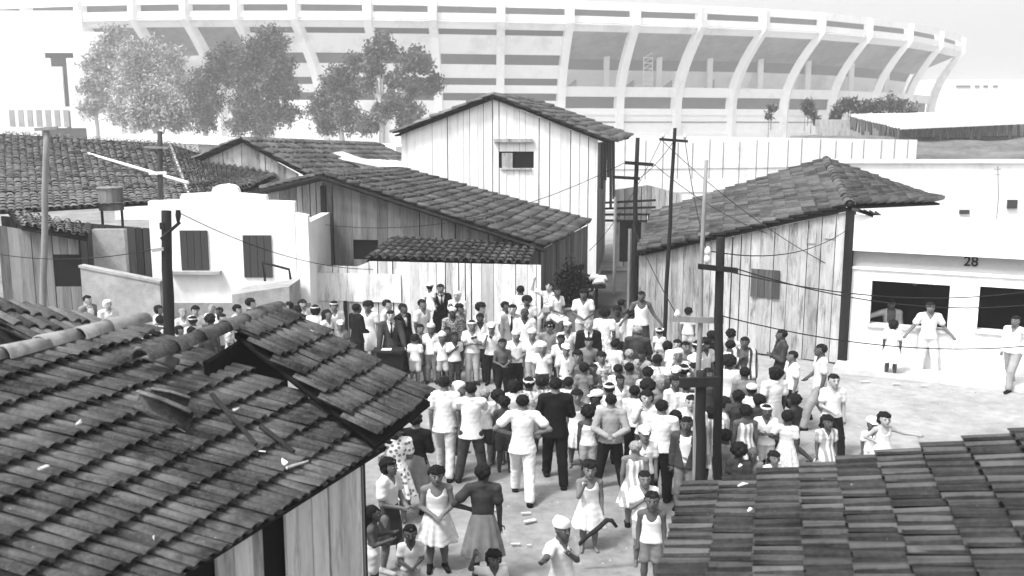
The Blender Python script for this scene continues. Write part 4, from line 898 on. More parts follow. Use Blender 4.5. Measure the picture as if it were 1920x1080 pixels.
def m_bottom(cl, legs, kind, h):
    key = ('bot', cl, legs, kind, h)
    if key in CACHE: return CACHE[key]
    J = skel(cl, 'down', legs); H = J['H']; lo, hi = bounds(J, .2); fl = Field(lo, (hi[0], hi[1], J['waist'][2]+.06), h); fy = 1.4
    if kind in ('tr', 'sh'):
        fl.cone(J['pel']-[0, 0, .01*H], J['pel']+[0, 0, .045*H], .084*H, .075*H, .02, fy)
        for s in 'LR':
            hp, kn, ak = J['hp'+s], J['kn'+s], J['ak'+s]
            if kind == 'tr': fl.cone(hp, kn, .062*H, .046*H, .02); fl.cone(kn, ak+[0, 0, .012*H], .046*H, .039*H, .015)
            else: fl.cone(hp, hp*.22+kn*.78, .062*H, .054*H, .02)
        X, Y, Z = np.meshgrid(*fl.ax, indexing='ij', sparse=True)
        fl.f += (.003*np.sin(Z*55+X*30)*np.sin(Y*40+Z*18)).astype(np.float32)
        if kind == 'tr': fl.fn(lo-.1, (hi[0]+.1, hi[1]+.1, .02*H), lambda X, Y, Z: (Z-.028*H)+0*X+0*Y, 0, True)
    else:
        zt = J['waist'][2]-.01*H; zb = J['knL'][2]-(.03*H if kind == 'sk' else -.0*H); rt = .073*H; rb = {'sk': .165*H, 'st': .115*H}[kind]; nf = 11 if kind == 'sk' else 5
        def sk_(X, Y, Z):
            t = np.clip((zt-Z)/(zt-zb), 0, 1); th = np.arctan2(Y, X); R_ = rt+(rb-rt)*t**.7+.012*H*t*np.sin(nf*th+2*np.sin(2*th))
            return np.maximum((np.sqrt(X*X+(Y*1.25)**2)-R_)*.75, np.maximum(zb-Z+.01*np.sin(4*th), Z-zt))
        fl.fn((-.3*H, -.3*H, zb-.04), (.3*H, .3*H, zt+.02), sk_, 0)
    v, q = fl.mesh(); CACHE[key] = tomesh({'tr': 'trousers', 'sh': 'shorts'}.get(kind, 'skirt'), v, q); return CACHE[key]
def m_shoes(cl, legs):
    key = ('shoe', cl, legs)
    if key in CACHE: return CACHE[key]
    J = skel(cl, 'down', legs); H = J['H']; lo = np.minimum(J['toeL'], J['toeR'])-.12; hi = np.maximum(J['heelL'], J['heelR'])+.12; lo = np.minimum(lo, np.minimum(J['heelL'], J['heelR'])-.1); hi = np.maximum(hi, np.maximum(J['toeL'], J['toeR'])+.1); fl = Field(lo, hi, .012)
    for s in 'LR': fl.cone(J['heel'+s], J['toe'+s]+[0, -.01, 0], .026*H, .021*H, .02); fl.cone(J['heel'+s], J['ak'+s]+[0, 0, .0], .024*H, .026*H, .02)
    v, q = fl.mesh(); CACHE[key] = tomesh('shoes', v, q); return CACHE[key]
def m_hair(cl, kind):
    key = ('hair', cl, kind)
    if key in CACHE: return CACHE[key]
    J = skel(cl, 'down', 'st'); hc, hh = J['hc'], J['hh']; x, y, z = hc; fl = Field(hc-[.85*hh, .85*hh, 1.2*hh], hc+[.85*hh, .95*hh, .85*hh], .0105 if cl == 'a' else .01)
    w = .01*hh/.2
    if kind == 'short': fl.ell((x, y+.09*hh, z+.13*hh), (.385*hh, .435*hh, .40*hh), 0, wob=w*.6, wf=70)
    elif kind == 'curly': fl.ell((x, y+.10*hh, z+.17*hh), (.44*hh, .48*hh, .45*hh), 0, wob=w, wf=60)
    elif kind == 'afro': fl.ell((x, y+.10*hh, z+.19*hh), (.54*hh, .54*hh, .52*hh), 0, wob=w*1.4, wf=55)
    elif kind == 'bob':
        fl.ell((x, y+.12*hh, z+.12*hh), (.46*hh, .48*hh, .45*hh), 0, wob=w, wf=50); fl.ell((x, y+.2*hh, z-.18*hh), (.42*hh, .32*hh, .3*hh), .03, wob=w, wf=50)
    elif kind == 'long':
        fl.ell((x, y+.12*hh, z+.12*hh), (.43*hh, .46*hh, .43*hh), 0, wob=w, wf=50); fl.cone((x, y+.25*hh, z), (x, y+.35*hh, z-.7*hh), .38*hh, .3*hh, .03)
    elif kind == 'bun':
        fl.ell((x, y+.10*hh, z+.13*hh), (.40*hh, .45*hh, .41*hh), 0, wob=w*.5, wf=70); fl.ell((x, y+.42*hh, z+.32*hh), (.2*hh, .2*hh, .2*hh), .02, wob=w, wf=60)
    # the face stays free: cut a volume in front below the hairline
    hl = {'bob': .26, 'long': .27}.get(kind, .28)
    fl.fn(hc-[1*hh, 1*hh, 1.2*hh], hc+[1*hh, 1*hh, .8*hh], lambda X, Y, Z: np.maximum(Z-(z+hl*hh+(Y-y)*.25), (Y-(y-.02*hh))) + 0*X, 0, True)
    if kind in ('short', 'curly', 'afro', 'bun'): fl.fn(hc-[1*hh, 1*hh, 1.2*hh], hc+[1*hh, 1*hh, .8*hh], lambda X, Y, Z: (Z-(z-.16*hh-(Y-y)*.35))+0*X+0*Y, 0, True)
    v, q = fl.mesh(); CACHE[key] = tomesh('hair', v, q); return CACHE[key]
def m_hat(cl, kind):
    key = ('hat', cl, kind)
    if key in CACHE: return CACHE[key]
    J = skel(cl, 'down', 'st'); hc, hh = J['hc'], J['hh']; x, y, z = hc; m = MB(); N_ = 20
    def ringpts(rx, ry, zz_, cy=.1): return [(x+rx*hh*cos(2*pi*k/N_), y+cy*hh+ry*hh*sin(2*pi*k/N_), z+zz_*hh) for k in range(N_)]
    def loft(rs, capt=True):
        vs = [p for r_ in rs for p in r_]; fs = [(i*N_+k, i*N_+(k+1) % N_, (i+1)*N_+(k+1) % N_, (i+1)*N_+k) for i in range(len(rs)-1) for k in range(N_)]
        if capt: fs.append(tuple((len(rs)-1)*N_+k for k in range(N_)))
        m.add(vs, fs)
    if kind == 'cap':       # soft round cap with short peak
        loft([ringpts(.40, .46, .22), ringpts(.44, .50, .34), ringpts(.40, .46, .50), ringpts(.26, .30, .60), ringpts(.05, .05, .62)])
        m.add([(x-.25*hh, y-.33*hh, z+.24*hh), (x+.25*hh, y-.33*hh, z+.24*hh), (x+.16*hh, y-.62*hh, z+.2*hh), (x-.16*hh, y-.62*hh, z+.2*hh), (x-.25*hh, y-.33*hh, z+.28*hh), (x+.25*hh, y-.33*hh, z+.28*hh), (x+.16*hh, y-.62*hh, z+.23*hh), (x-.16*hh, y-.62*hh, z+.23*hh)], [(0, 1, 2, 3), (7, 6, 5, 4), (2, 1, 5, 6), (3, 2, 6, 7), (0, 3, 7, 4)])
    elif kind == 'ring':    # folded paper band open at the crown
        loft([ringpts(.41, .47, .20), ringpts(.47, .53, .40), ringpts(.44, .50, .40), ringpts(.385, .44, .21)], False)
    elif kind == 'boat':    # folded paper cap with a crease
        loft([ringpts(.40, .46, .20), ringpts(.41, .50, .42), ringpts(.24, .47, .56), ringpts(.03, .42, .62)])
    elif kind == 'scarf':
        loft([ringpts(.38, .44, -.25, .2), ringpts(.44, .48, .0, .16), ringpts(.43, .49, .25, .12), ringpts(.36, .42, .45, .1), ringpts(.15, .2, .56, .1)])
        m.v = [(a, max(b, y-.05*hh) if c < z+.22*hh else b, c) for a, b, c in m.v]
    elif kind == 'ban': loft([ringpts(.43, .49, .26), ringpts(.445, .505, .33), ringpts(.43, .49, .40)], False)
    CACHE[key] = tomesh('cap' if kind in ('cap', 'boat', 'ring') else 'headscarf' if kind == 'scarf' else 'hairband', [], np.zeros((0, 4), int), 1, [(m.v, m.f, 0)]); return CACHE[key]

def cloth(name, lo, hi, kind='plain', freq=40.):
    m, n, b = newmat(name, .9); tc = nd(n, 'ShaderNodeTexCoord'); sp = nd(n, 'ShaderNodeSeparateXYZ'); n.links.new(tc.outputs['Object'], sp.inputs[0])
    a = ramp(n, tex_noise(n, 5, (1, 1, 1), 4), 0, 1, .3, .7)
    if kind == 'stripe': f = ramp(n, math_(n, 'SINE', math_(n, 'MULTIPLY', math_(n, 'ADD', sp.outputs[0], math_(n, 'MULTIPLY', sp.outputs[1], .6)), freq*2), 0), 0, 1, -.4, .4)
    elif kind == 'check':
        u = math_(n, 'SINE', math_(n, 'MULTIPLY', sp.outputs[0], freq*2), 0); w = math_(n, 'SINE', math_(n, 'MULTIPLY', sp.outputs[2], freq*2), 0); f = ramp(n, math_(n, 'ADD', u, w), 0, 1, -1, 1)
    elif kind == 'flower':
        vo = nd(n, 'ShaderNodeTexVoronoi'); vo.inputs['Scale'].default_value = freq*.35; n.links.new(tc.outputs['Object'], vo.inputs['Vector']); f = ramp(n, vo.outputs['Distance'], 0, 1, .3, .45)
    elif kind == 'fleck': f = ramp(n, tex_noise(n, freq*.5, (1, 1, 1), 2), 0, 1, .42, .58)
    else: f = a
    col = ramp(n, math_(n, 'ADD', math_(n, 'MULTIPLY', f, .85 if kind != 'plain' else 1), math_(n, 'MULTIPLY', a, .15 if kind != 'plain' else 0)), lo, hi)
    cb = nd(n, 'ShaderNodeCombineColor')
    for i in range(3): n.links.new(col, cb.inputs[i])
    n.links.new(cb.outputs[0], b.inputs['Base Color']); return m
T = {'w': cloth('white cotton', .55, .76), 'v': cloth('off-white cotton', .5, .68), 'l': cloth('light grey cloth', .32, .46), 'g': cloth('grey cloth', .13, .22), 'm': cloth('mid grey cloth', .22, .32),
     'd': cloth('dark cloth', .025, .055), 'k': cloth('black cloth', .006, .013), 's': cloth('striped cloth', .25, .7, 'stripe', 38), 'S': cloth('dark striped cloth', .02, .6, 'stripe', 26), 'c': cloth('checked cloth', .15, .6, 'check', 45),
     'f': cloth('flowered cloth', .12, .75, 'flower', 40), 'F': cloth('dark patterned cloth', .03, .28, 'flower', 45), 'p': cloth('flecked grey cloth', .08, .38, 'fleck', 50), 'P': cloth('flecked pale cloth', .25, .75, 'fleck', 40)}
SK = {'w': cloth('light skin', .30, .38), 'b': cloth('brown skin', .13, .18), 'n': cloth('dark skin', .07, .105), 'k': cloth('very dark skin', .035, .06)}
HR = {'k': cloth('black hair', .006, .016, 'fleck', 90), 'g': cloth('grey hair', .16, .3, 'fleck', 90), 'l': cloth('fair hair', .14, .3, 'fleck', 90)}
EYE = cloth('eye white', .3, .4)
FACE = cloth('brow and eye', .008, .02)
def obj_(me, name, parent, mats):
    o = bpy.data.objects.new(name, me); C.objects.link(o); o.parent = parent
    for i, m in enumerate(mats):
        o.material_slots[i].link = 'OBJECT'; o.material_slots[i].material = m
    return o
NP = 0
def person(px, py, h, face, pose, legs, top, bot, hair, hat, skin, label, d=None, z=None, group='people gathered in the yard', turn=0, shoes=None, cls=None, tilt=0, scale=1.):
    """px, py: top of the head in the photograph; h: height; face: heading, 0 = towards the camera"""
    global NP; NP += 1
    cl = cls or ('a' if h >= 1.56 else 't' if h >= 1.34 else 'c' if h >= 1.08 else 's'); H = CL[cl][0]; s = h/H
    if d is None:
        p = onz(px, py, h+(z or 0)); d = p.y
    p = at(px, py, d); base = p.z-h
    if z is None: base = gz(p.x, d) if abs(base) < .25 else base
    hres = .0145 if d < 17 else (.018 if d < 20 else .0225)
    if cl in 'cs': hres *= .85
    bo = m_body(cl, pose, legs, hres); o = bpy.data.objects.new('person', bo); C.objects.link(o)
    for i, m in enumerate((SK[skin], FACE, EYE)): o.material_slots[i].link = 'OBJECT'; o.material_slots[i].material = m
    o.location = (p.x, d, base); r = random.Random(NP); o.scale = (s*r.uniform(1.06, 1.17), s*1.1, s)
    # correct the heading so that it is seen the same way round from the camera
    o.rotation_euler = (R(tilt), 0, R(face)+math.atan2(-p.x, d)*0.9)
    tag(o, label, 'person', group)
    k, tn = top.split(':')
    if k != 'no':
        if k in ('jk', 'op'):
            if k == 'jk' or len(tn) > 1: obj_(m_inner(cl, pose, hres), 'shirt', o, [T['w' if len(tn) < 2 else tn[1]]])
            if k == 'jk': obj_(m_tie(cl), 'tie', o, [T['k']])
        me = m_top(cl, pose, k, hres); obj_(me, me.name.split('.')[0], o, [T[tn[0]]])
    if bot != '-':
        k, tn = bot.split(':'); me = m_bottom(cl, legs, k, hres); obj_(me, me.name.split('.')[0], o, [T[tn]])
    if hair != '-':
        k, tn = (hair.split(':')+['k'])[:2]; obj_(m_hair(cl, k), 'hair', o, [HR[tn]])
    if hat != '-':
        k, tn = (hat.split(':')+['w'])[:2]; me = m_hat(cl, k); obj_(me, me.name.split('.')[0], o, [T[tn]])
    if shoes or (bot.startswith('tr') and shoes is None): obj_(m_shoes(cl, legs), 'shoes', o, [T[shoes or 'k']])
    return o
# ------------------------------------------------------------ everyone in the photograph
# px, py (top of head), height, heading, arms, legs, top, bottom, hair, hat, skin, label, {extras}
CROWD = [
# nearest people
(905,875,1.62,178,'hip1','st','bl:d','sk:g','curly','-','k','woman seen from behind in dark sweater and grey pleated skirt, nearest the bottom edge'),
(818,877,1.45,5,'clasp','st','sl:w','-','curly','-','b','girl with arms folded in white full-skirted dress, facing the roofs',dict(shoes='k')),
(1223,922,1.32,0,'down','st','tk:w','sh:g','short','-','n','boy in white vest and grey shorts standing foremost at right'),
(1209,880,1.36,8,'chest','one','ts:w','sh:l','short','-','b','boy in white short-sleeved shirt and pale shorts just behind the boy in the vest'),
(1106,862,1.32,5,'face','st','sl:w','-','curly','-','b','girl in white sundress raising a forearm to her face'),
(1054,978,1.42,35,'point','st','ts:v','sh:d','-','boat','n','boy in folded paper cap aiming a crooked stick'),
(926,1033,1.1,10,'up','st','ts:w','sh:d','bob','-','n','small child in white blouse with a dark forelock, cut off by the bottom edge'),
(769,986,1.05,5,'clasp','st','ts:v','sh:l','short','-','n','smallest boy in pale shirt and shorts at the bottom edge'),
(728,860,1.6,60,'clasp','one','bl:w','st:d','bob','-','b','woman in white blouse and dark straight skirt leaning by the board wall',dict(shoes='l')),
(697,948,1.2,80,'hold','st','no:k','sh:w','long','-','n','bare-backed girl in white shorts with long dark hair beside the board wall'),
(779,776,1.6,165,'clasp','one','ls:k','sk:g','curly','-','b','woman in black top and striped pleated skirt under the roof corner',dict(shoes='k')),
(741,792,1.6,190,'clasp','st','dr:f','-','bob','-','b','woman in flowered dress half hidden by the raised roof'),
(833,708,1.76,172,'down','wk','lt:w','tr:l','short','-','b','man in white shirt and khaki trousers with his back turned, leftmost of the standing men'),
(883,720,1.74,176,'both','ap','lt:w','tr:d','short','-','b','broad man in long loose white shirt over dark trousers, back turned'),
(980,742,1.74,178,'hips','wk','lt:w','tr:w','short','-','b','man dressed all in white with elbows out, back turned'),
(1042,708,1.84,183,'cross','wk','jk:k','tr:k','short','-','b','tall man in black suit with arms folded, back turned'),
(1146,742,1.62,180,'behind','ap','ls:m','tr:k','short','-','b','man in crumpled grey shirt with hands clasped behind his back'),
(1104,763,1.3,180,'down','st','tk:w','sh:l','afro','-','n','child seen from behind in white strap vest and pale shorts'),
(1082,730,1.4,5,'down','st','sl:w','-','curly','-','b','girl in sleeveless white dress facing out beside the black suit'),
(1192,825,1.36,178,'down','st','sl:s','-','short:l','-','b','fair-haired child in striped sleeveless frock, back turned',dict(shoes='k')),
(1209,802,1.42,8,'down','st','ts:w','sh:d','short','cap','b','boy in white peaked cap looking out behind the fair-haired child'),
(1241,752,1.68,170,'one','st','ls:w','tr:k','short','-','b','man in white long-sleeved shirt bent over a child, back turned'),
(1213,733,1.5,0,'face','st','ts:w','sh:d','bob','-','w','pale girl with fringe holding a hand to her chin'),
(1288,782,1.5,-8,'down','st','op:dw','tr:g','short','-','n','boy in open dark grey jacket beside the black post'),
(1297,742,1.66,-5,'down','st','ts:w','tr:d','short','-','w','light-faced man with wavy dark hair left of the black post'),
(1267,770,1.5,170,'down','st','ls:d','tr:d','short','-','n','boy in dark clothes squeezed behind the grey jacket'),
# around the white shirts
(861,716,1.3,60,'down','st','ts:w','sh:l','-','scarf','b','child in white cloth bonnet held between the two white-shirted men',dict(z=.35)),
(909,728,1.42,175,'down','st','ts:w','sh:d','short:l','-','b','fair-haired boy in white shirt right of the loose white shirt'),
(934,733,1.35,175,'down','st','ts:v','sh:d','afro','-','n','child with round dark hair left of the bare-backed boy'),
(946,744,1.36,178,'down','st','no:k','sh:d','curly','-','k','bare-backed dark boy left of the all-white man'),
(963,712,1.45,180,'down','st','ts:w','sh:d','bob','-','n','girl with thin white hairband, back turned, behind the all-white man'),
(992,708,1.45,180,'down','st','bl:P','sk:g','curly','ring','n','child in open paper band and flecked blouse near the black suit'),
(1016,706,1.42,180,'down','st','bl:P','sk:m','curly','-','n','dark-haired child in flowered pale frock left of the black suit'),
(1066,706,1.42,180,'down','st','ts:w','sh:d','short','-','n','boy in white shirt partly behind the right shoulder of the black suit'),
(1119,733,1.45,-60,'down','st','ts:w','tr:d','short','cap','k','boy in white peaked cap looking left beside the crumpled grey shirt'),
(1143,716,1.5,180,'one','st','ts:w','tr:d','short','ring','n','boy in dark hair and round paper band behind the crumpled grey shirt'),
(1190,722,1.45,175,'down','st','ts:w','tr:k','short','-','n','dark-haired boy in white shirt and black trousers facing inward'),
(1215,712,1.5,180,'down','st','ls:g','tr:d','afro','-','n','head of black curly hair behind the pale girl with fringe'),
# far left behind the roofs
(163,555,1.72,45,'down','st','op:gw','tr:g','short','-','w','man in grey jacket and white open collar at the far left'),
(201,562,1.62,25,'down','st','bl:w','sk:l','-','scarf','w','woman in white blouse and pale headscarf beside the grey jacket'),
(144,592,1.55,20,'down','st','ts:d','tr:d','afro','-','w','dark-clad youth with bushy hair in front of the grey jacket'),
(120,612,1.4,160,'down','st','ts:d','tr:d','curly','-','n','dark-headed child lowest at the far left behind the roof ridge'),
(190,605,1.3,170,'down','st','ts:w','sh:d','short','-','n','dark crown of a child just above the ridge tiles'),
(268,616,1.35,60,'down','st','ts:w','sh:d','short','-','b','boy in white shirt looking right, alone left of the stout pole'),
(297,572,1.4,60,'down','st','ts:w','sh:d','bob','-','b','highest white-shirted girl left of the stout pole'),
(300,593,1.4,160,'down','st','ts:w','sh:d','curly','-','n','middle white-shirted child left of the stout pole'),
(293,621,1.35,185,'down','st','ts:k','sh:d','curly','-','n','dark-backed child lowest beside the stout pole'),
(342,579,1.45,20,'down','st','ts:w','sh:l','short:g','-','w','grey-haired person in white right of the stout pole'),
(366,574,1.45,5,'down','st','bl:w','sk:l','curly','-','w','curly-haired girl in white facing out, behind the left crowd'),
(336,611,1.35,50,'down','st','ts:P','sh:d','bob','-','b','long-haired child right against the stout pole'),
(358,612,1.35,200,'down','st','ts:w','sh:d','bob','-','b','bushy-haired child with bright collar above the ridge end'),
(361,594,1.4,200,'down','st','ts:w','sh:d','curly','ban','n','child with white hairband in the left crowd'),
(397,572,1.4,-20,'down','st','ts:w','sh:d','short:l','-','w','fair-haired child at the back of the left crowd'),
(411,576,1.4,-30,'down','st','ts:w','sh:d','short','-','n','small dark head at the back of the left crowd'),
(394,590,1.5,150,'down','st','ts:d','sh:d','afro','-','n','woman with bushy black hair in the left crowd'),
(416,587,1.5,40,'down','st','ts:w','tr:d','short','-','w','man with bright white undershirt looking right in the left crowd'),
(389,612,1.35,180,'down','st','ts:d','sh:d','curly','-','n','dark head lowest beneath the bushy-haired woman'),
(428,602,1.4,90,'down','st','ts:P','sh:d','curly','-','n','child in profile right of the bright undershirt'),
(444,571,1.6,60,'down','st','ts:P','tr:d','curly','-','w','young man in flecked shirt bending right beside the grey block'),
(469,560,1.72,80,'down','st','ts:d','tr:d','curly','-','w','tall man with curly dark hair before the grey stair block'),
# second row left of the speaker
(541,567,1.58,-70,'down','st','ts:P','sk:g','bob','-','w','woman with dark hair just above the roof tip'),
(556,574,1.5,170,'down','st','ts:d','sk:d','bob','-','n','dark bobbed head beside the woman above the roof tip'),
(567,563,1.6,20,'down','st','bl:w','sk:d','bob','-','w','round-haired woman in white left of the fence post'),
(591,573,1.55,175,'down','st','ts:w','sk:g','bob','ban','n','girl with wide white hairband seen from behind'),
(613,581,1.55,50,'down','st','bl:w','sk:l','long','-','b','long-haired woman in white blouse looking right'),
(626,566,1.62,10,'face','st','bl:w','sk:l','curly','ban','b','woman holding something white to her mouth'),
(638,602,1.25,5,'down','st','ts:m','sh:d','-','cap','b','boy in white cap low behind the roof edge'),
(668,570,1.74,120,'clasp','st','jk:k','tr:k','short','-','n','man in black suit turned away at the left of the speaker'),
(690,566,1.66,-15,'down','st','dr:w','-','afro','-','b','woman with round hair in white dress beside the black suit'),
(725,562,1.75,70,'down','st','ls:v','tr:l','short','-','w','man in pale jacket looking right behind the speaker'),
(732,583,1.72,5,'desk','st','jk:d','tr:k','short','-','w','speaker in dark suit and tie with both hands on the desk'),
(755,570,1.75,50,'down','st','jk:k','tr:k','short','-','n','man in dark suit and tie right behind the speaker'),
(791,562,1.75,50,'down','st','ts:w','tr:d','short','-','b','man in white open-necked shirt looking right'),
(826,537,1.78,10,'hold','st','jk:k','tr:k','short','-','b','man in black jacket carrying a child in white',dict(d=25.6)),
(806,532,.95,160,'down','sit','dr:w','-','curly','cap','n','small child in white dress and cap carried high on an arm',dict(d=25.2,z=1.1)),
(857,545,1.62,-15,'down','st','bl:w','sk:l','-','scarf:v','w','pale woman in light headscarf before the board fence'),
(861,570,1.64,60,'down','st','ls:F','st:d','curly','-','b','woman in dark patterned dress looking right'),
(848,578,1.6,20,'down','st','ls:p','st:d','curly','boat','k','dark-faced person in tilted white cap and patterned top'),
(901,568,1.66,60,'down','st','bl:w','sk:d','afro','-','w','woman with large dark bouffant hair before the fence'),
(900,588,1.66,10,'hold','st','ts:w','tr:d','short','-','k','dark man in white shirt holding a dark book'),
(961,571,1.78,-10,'down','st','jk:g','tr:g','short','-','w','light-skinned man in grey suit and tie'),
(947,565,1.72,60,'down','st','ts:w','tr:d','short','-','n','dark man looking right behind the grey suit'),
(976,541,1.78,175,'down','st','ls:w','tr:d','short','-','n','highest dark-haired man in white with back turned before the fence',dict(d=25.2)),
(988,557,1.62,5,'down','st','ts:w','tr:d','afro','-','n','round-haired youth squeezed above the bald man'),
(984,578,1.75,0,'down','st','ls:w','tr:l','-','-','k','bald dark man in white long-sleeved shirt'),
# on the plank fence
(1030,530,1.6,-20,'up','sit','ts:P','sk:g','long','-','w','woman with raised elbow sitting high on the fence',dict(d=24.6,z=1)),
(1044,538,1.5,35,'clasp','sit','ts:w','sh:w','short','-','n','youth in white shirt and shorts sitting on the fence',dict(d=24.2,z=1)),
(1094,543,1.68,5,'clasp','st','ts:w','tr:l','curly','-','n','man in white shirt leaning on the plank fence',dict(d=23.6,z=.5)),
(1203,546,1.7,5,'rest','ap','tk:w','tr:d','short','-','n','man in white vest standing above the crowd on the fence',dict(d=22.8,z=.5)),
(1158,575,1.6,-5,'rest','st','tk:w','tr:d','curly','-','k','dark-faced man in white vest with raised shoulders'),
(1166,560,1.66,120,'down','st','ts:d','tr:d','short','-','n','dark head turned away behind the raised shoulders'),
(1183,580,1.6,170,'down','st','ls:w','tr:d','curly','-','n','man in white shirt bending below the standing man'),
(1134,580,1.62,170,'down','st','bl:w','sk:P','afro','-','n','woman in white blouse and flecked skirt with big dark hair, back turned'),
(1291,577,1.2,175,'down','st','lt:w','sh:v','curly','-','b','child in long white shirt standing high by the plank wall',dict(d=23.8,z=.7)),
# boys' row
(788,608,1.4,15,'down','st','ts:d','sh:d','short','-','b','small face peeping between white shirts right of the speaker'),
(778,627,1.2,165,'down','one','ts:w','sh:w','curly','-','b','little boy all in white, back turned, right of the desk'),
(808,607,1.42,0,'down','st','ts:w','tr:g','-','boat:v','n','boy in plain white shirt and pale cap, second in the boys row'),
(829,623,1.25,5,'down','one','ts:w','sh:l','-','boat','n','boy in white cap, white shirt and pale shorts beside the clapping boy'),
(852,622,1.3,20,'chest','st','ts:w','tr:d','short','-','k','very dark boy in white shirt with a bent arm'),
(839,612,1.35,10,'down','st','ts:d','tr:d','short','-','n','dark-clad boy behind the very dark boy'),
(885,601,1.52,5,'cross','st','ts:w','tr:l','short','ring','b','tall boy with folded arms, paper band and pale trousers'),
(922,607,1.45,-5,'face','st','ts:w','tr:k','-','cap','b','boy in white cap with something white at his mouth'),
(942,636,1.3,10,'clasp','st','no:k','tr:k','short','-','n','bare-chested thin boy in black trousers'),
(968,620,1.42,5,'clasp','st','ts:w','tr:k','-','boat','b','boy in white cap and shirt with one arm across, black trousers'),
(998,617,1.46,0,'down','st','ts:w','tr:l','-','boat','b','boy in white cap and shirt over pale trousers'),
(1017,643,1.3,0,'down','st','ts:w','sh:d','-','boat','b','smaller boy in white cap and tee shirt at the end of the boys row'),
(1030,604,1.58,-10,'down','st','bl:g','sk:g','afro','ban','b','woman in grey frock with white head covering'),
(1052,627,1.42,10,'down','st','ts:w','tr:d','short','-','k','very dark boy in white shirt holding an upright thin stick'),
(1061,646,1.36,15,'down','st','lt:w','tr:d','-','cap','b','boy in white cap and hanging white shirt'),
(1104,600,1.68,0,'down','st','jk:k','tr:k','short:g','-','w','grey-haired old man in black suit facing out'),
(1104,633,1.42,0,'down','st','no:k','sh:g','short','-','b','bare-chested boy in front of the old man'),
(1083,658,1.3,5,'face','st','ts:g','sh:g','curly','-','b','little child with hand at the mouth'),
(1064,604,1.6,5,'face','st','bl:w','sk:w','curly','boat','b','woman in white with cap just left of the old man'),
(1152,638,1.36,170,'down','one','ts:w','sh:w','short','-','b','boy in white shirt and white shorts, back turned, right of the old man'),
(1159,683,1.25,175,'one','st','ts:w','tr:k','short','-','n','small boy in white shirt and black trousers, back turned'),
(1112,681,1.2,0,'cross','st','no:k','sh:l','short','-','n','small bare-chested child below the bare-chested boy'),
(1095,680,1.25,180,'down','st','ts:g','sh:l','curly','-','n','child in grey beside the small bare-chested child'),
(1128,660,1.35,10,'down','st','dr:P','-','curly','-','b','girl in flecked frock between two boys'),
(1196,610,1.72,170,'hold','st','ls:d','tr:g','short:g','-','n','man in dark sweater and grey trousers carrying a toddler, back turned'),
(1237,615,.95,170,'down','sit','ts:v','sh:w','short','ring','b','toddler in pale jumper carried on an arm',dict(d=22.3,z=1)),
(1180,655,1.45,180,'down','st','ls:p','tr:g','short:l','-','b','child with light brown hair below the dark sweater'),
(1233,665,1.5,175,'down','st','ts:P','tr:d','short','-','k','dark cropped head before the man with the toddler'),
(1270,636,1.62,-15,'down','st','ts:w','tr:d','short','-','w','light man in white shirt right of the toddler'),
(1286,640,1.6,20,'down','st','ts:g','tr:d','short','-','b','half-hidden face between the light man and the striped band'),
(1309,640,1.6,60,'down','st','ts:w','tr:d','curly','ban','n','woman with white band and white blouse left of the pale pole'),
(1272,655,1.5,0,'face','st','ts:w','tr:d','short','scarf','b','person with white cloth over the head before the light man'),
(1299,668,1.5,10,'down','st','ts:w','tr:d','-','cap','w','person in white cap with dark visor'),
(1282,686,1.42,175,'down','st','ts:w','tr:d','curly','ring','n','child with white ring hat seen from behind'),
(1301,682,1.42,-10,'down','st','ts:w','sh:d','bob','-','w','pale-faced girl right of the ring hat'),
# dense middle right
(1253,696,1.2,0,'down','st','ts:v','sh:d','-','boat','b','child in tiny white cap looking out from the press'),
(1268,690,1.42,-10,'down','st','op:dw','tr:d','short','cap','n','boy in white crown cap and dark open jacket'),
(1238,708,1.3,30,'down','st','ts:g','sh:d','short:l','-','b','light-haired child left of the tiny white cap'),
(1266,706,1.45,30,'down','st','ls:w','tr:d','short','-','n','dark boy in flowing white shirt'),
(1287,714,1.42,180,'down','st','ls:v','tr:d','short','-','n','dark head in pale shirt, back turned, left of the black post'),
(1180,680,1.3,175,'down','st','ts:g','sh:g','short','-','n','dark round head of a small child near the old man'),
(1215,690,1.4,178,'hold','st','dr:P','-','curly','-','b','woman in flecked pale frock, back turned'),
(1163,702,1.35,20,'down','st','ts:w','sh:d','short','-','n','small face behind the round paper band'),
(1205,655,1.4,-30,'down','st','ts:m','tr:g','curly','-','n','youth in mid-grey shirt below the toddler'),
(1252,640,1.5,170,'down','st','ts:g','tr:d','curly','-','b','curly-headed person right under the toddler'),
(1335,620,1.72,150,'down','st','ls:k','tr:k','short','-','k','man in black behind the thick black pole'),
(1322,636,1.6,40,'down','st','ts:w','tr:d','afro','-','n','bushy dark head between the two poles, white collar'),
(1371,618,1.62,160,'down','st','ts:l','tr:d','curly','-','b','woman with curled dark hair right of the thick pole'),
(1370,638,1.55,175,'down','st','ts:v','tr:d','short','-','n','man in pale shirt with back turned right of the thick pole'),
(1397,632,1.66,-5,'chest','st','op:S','tr:d','short','-','n','man in jacket of bold stripes at the right of the poles'),
(1367,668,1.55,175,'clasp','st','ts:w','tr:l','afro','-','n','woman with big dark hair in white shirt, back turned, beside the thick pole'),
(1397,688,1.52,178,'down','st','ls:g','tr:d','short','-','n','boy in grey shirt with back turned below the striped jacket'),
(1329,690,1.5,20,'down','st','ls:d','tr:d','short','-','n','dark-clad person behind the low crossarm'),
(1410,722,1.35,180,'down','st','ts:w','sh:w','short','cap','k','dark child in white cap and frock right of the grey shirt'),
(1337,760,1.45,170,'down','st','dr:s','-','bob','-','n','woman in striped dress seen between the two posts'),
(1358,745,1.5,90,'down','st','lt:v','tr:l','curly','-','b','person in long pale clothes immediately right of the thick pole'),
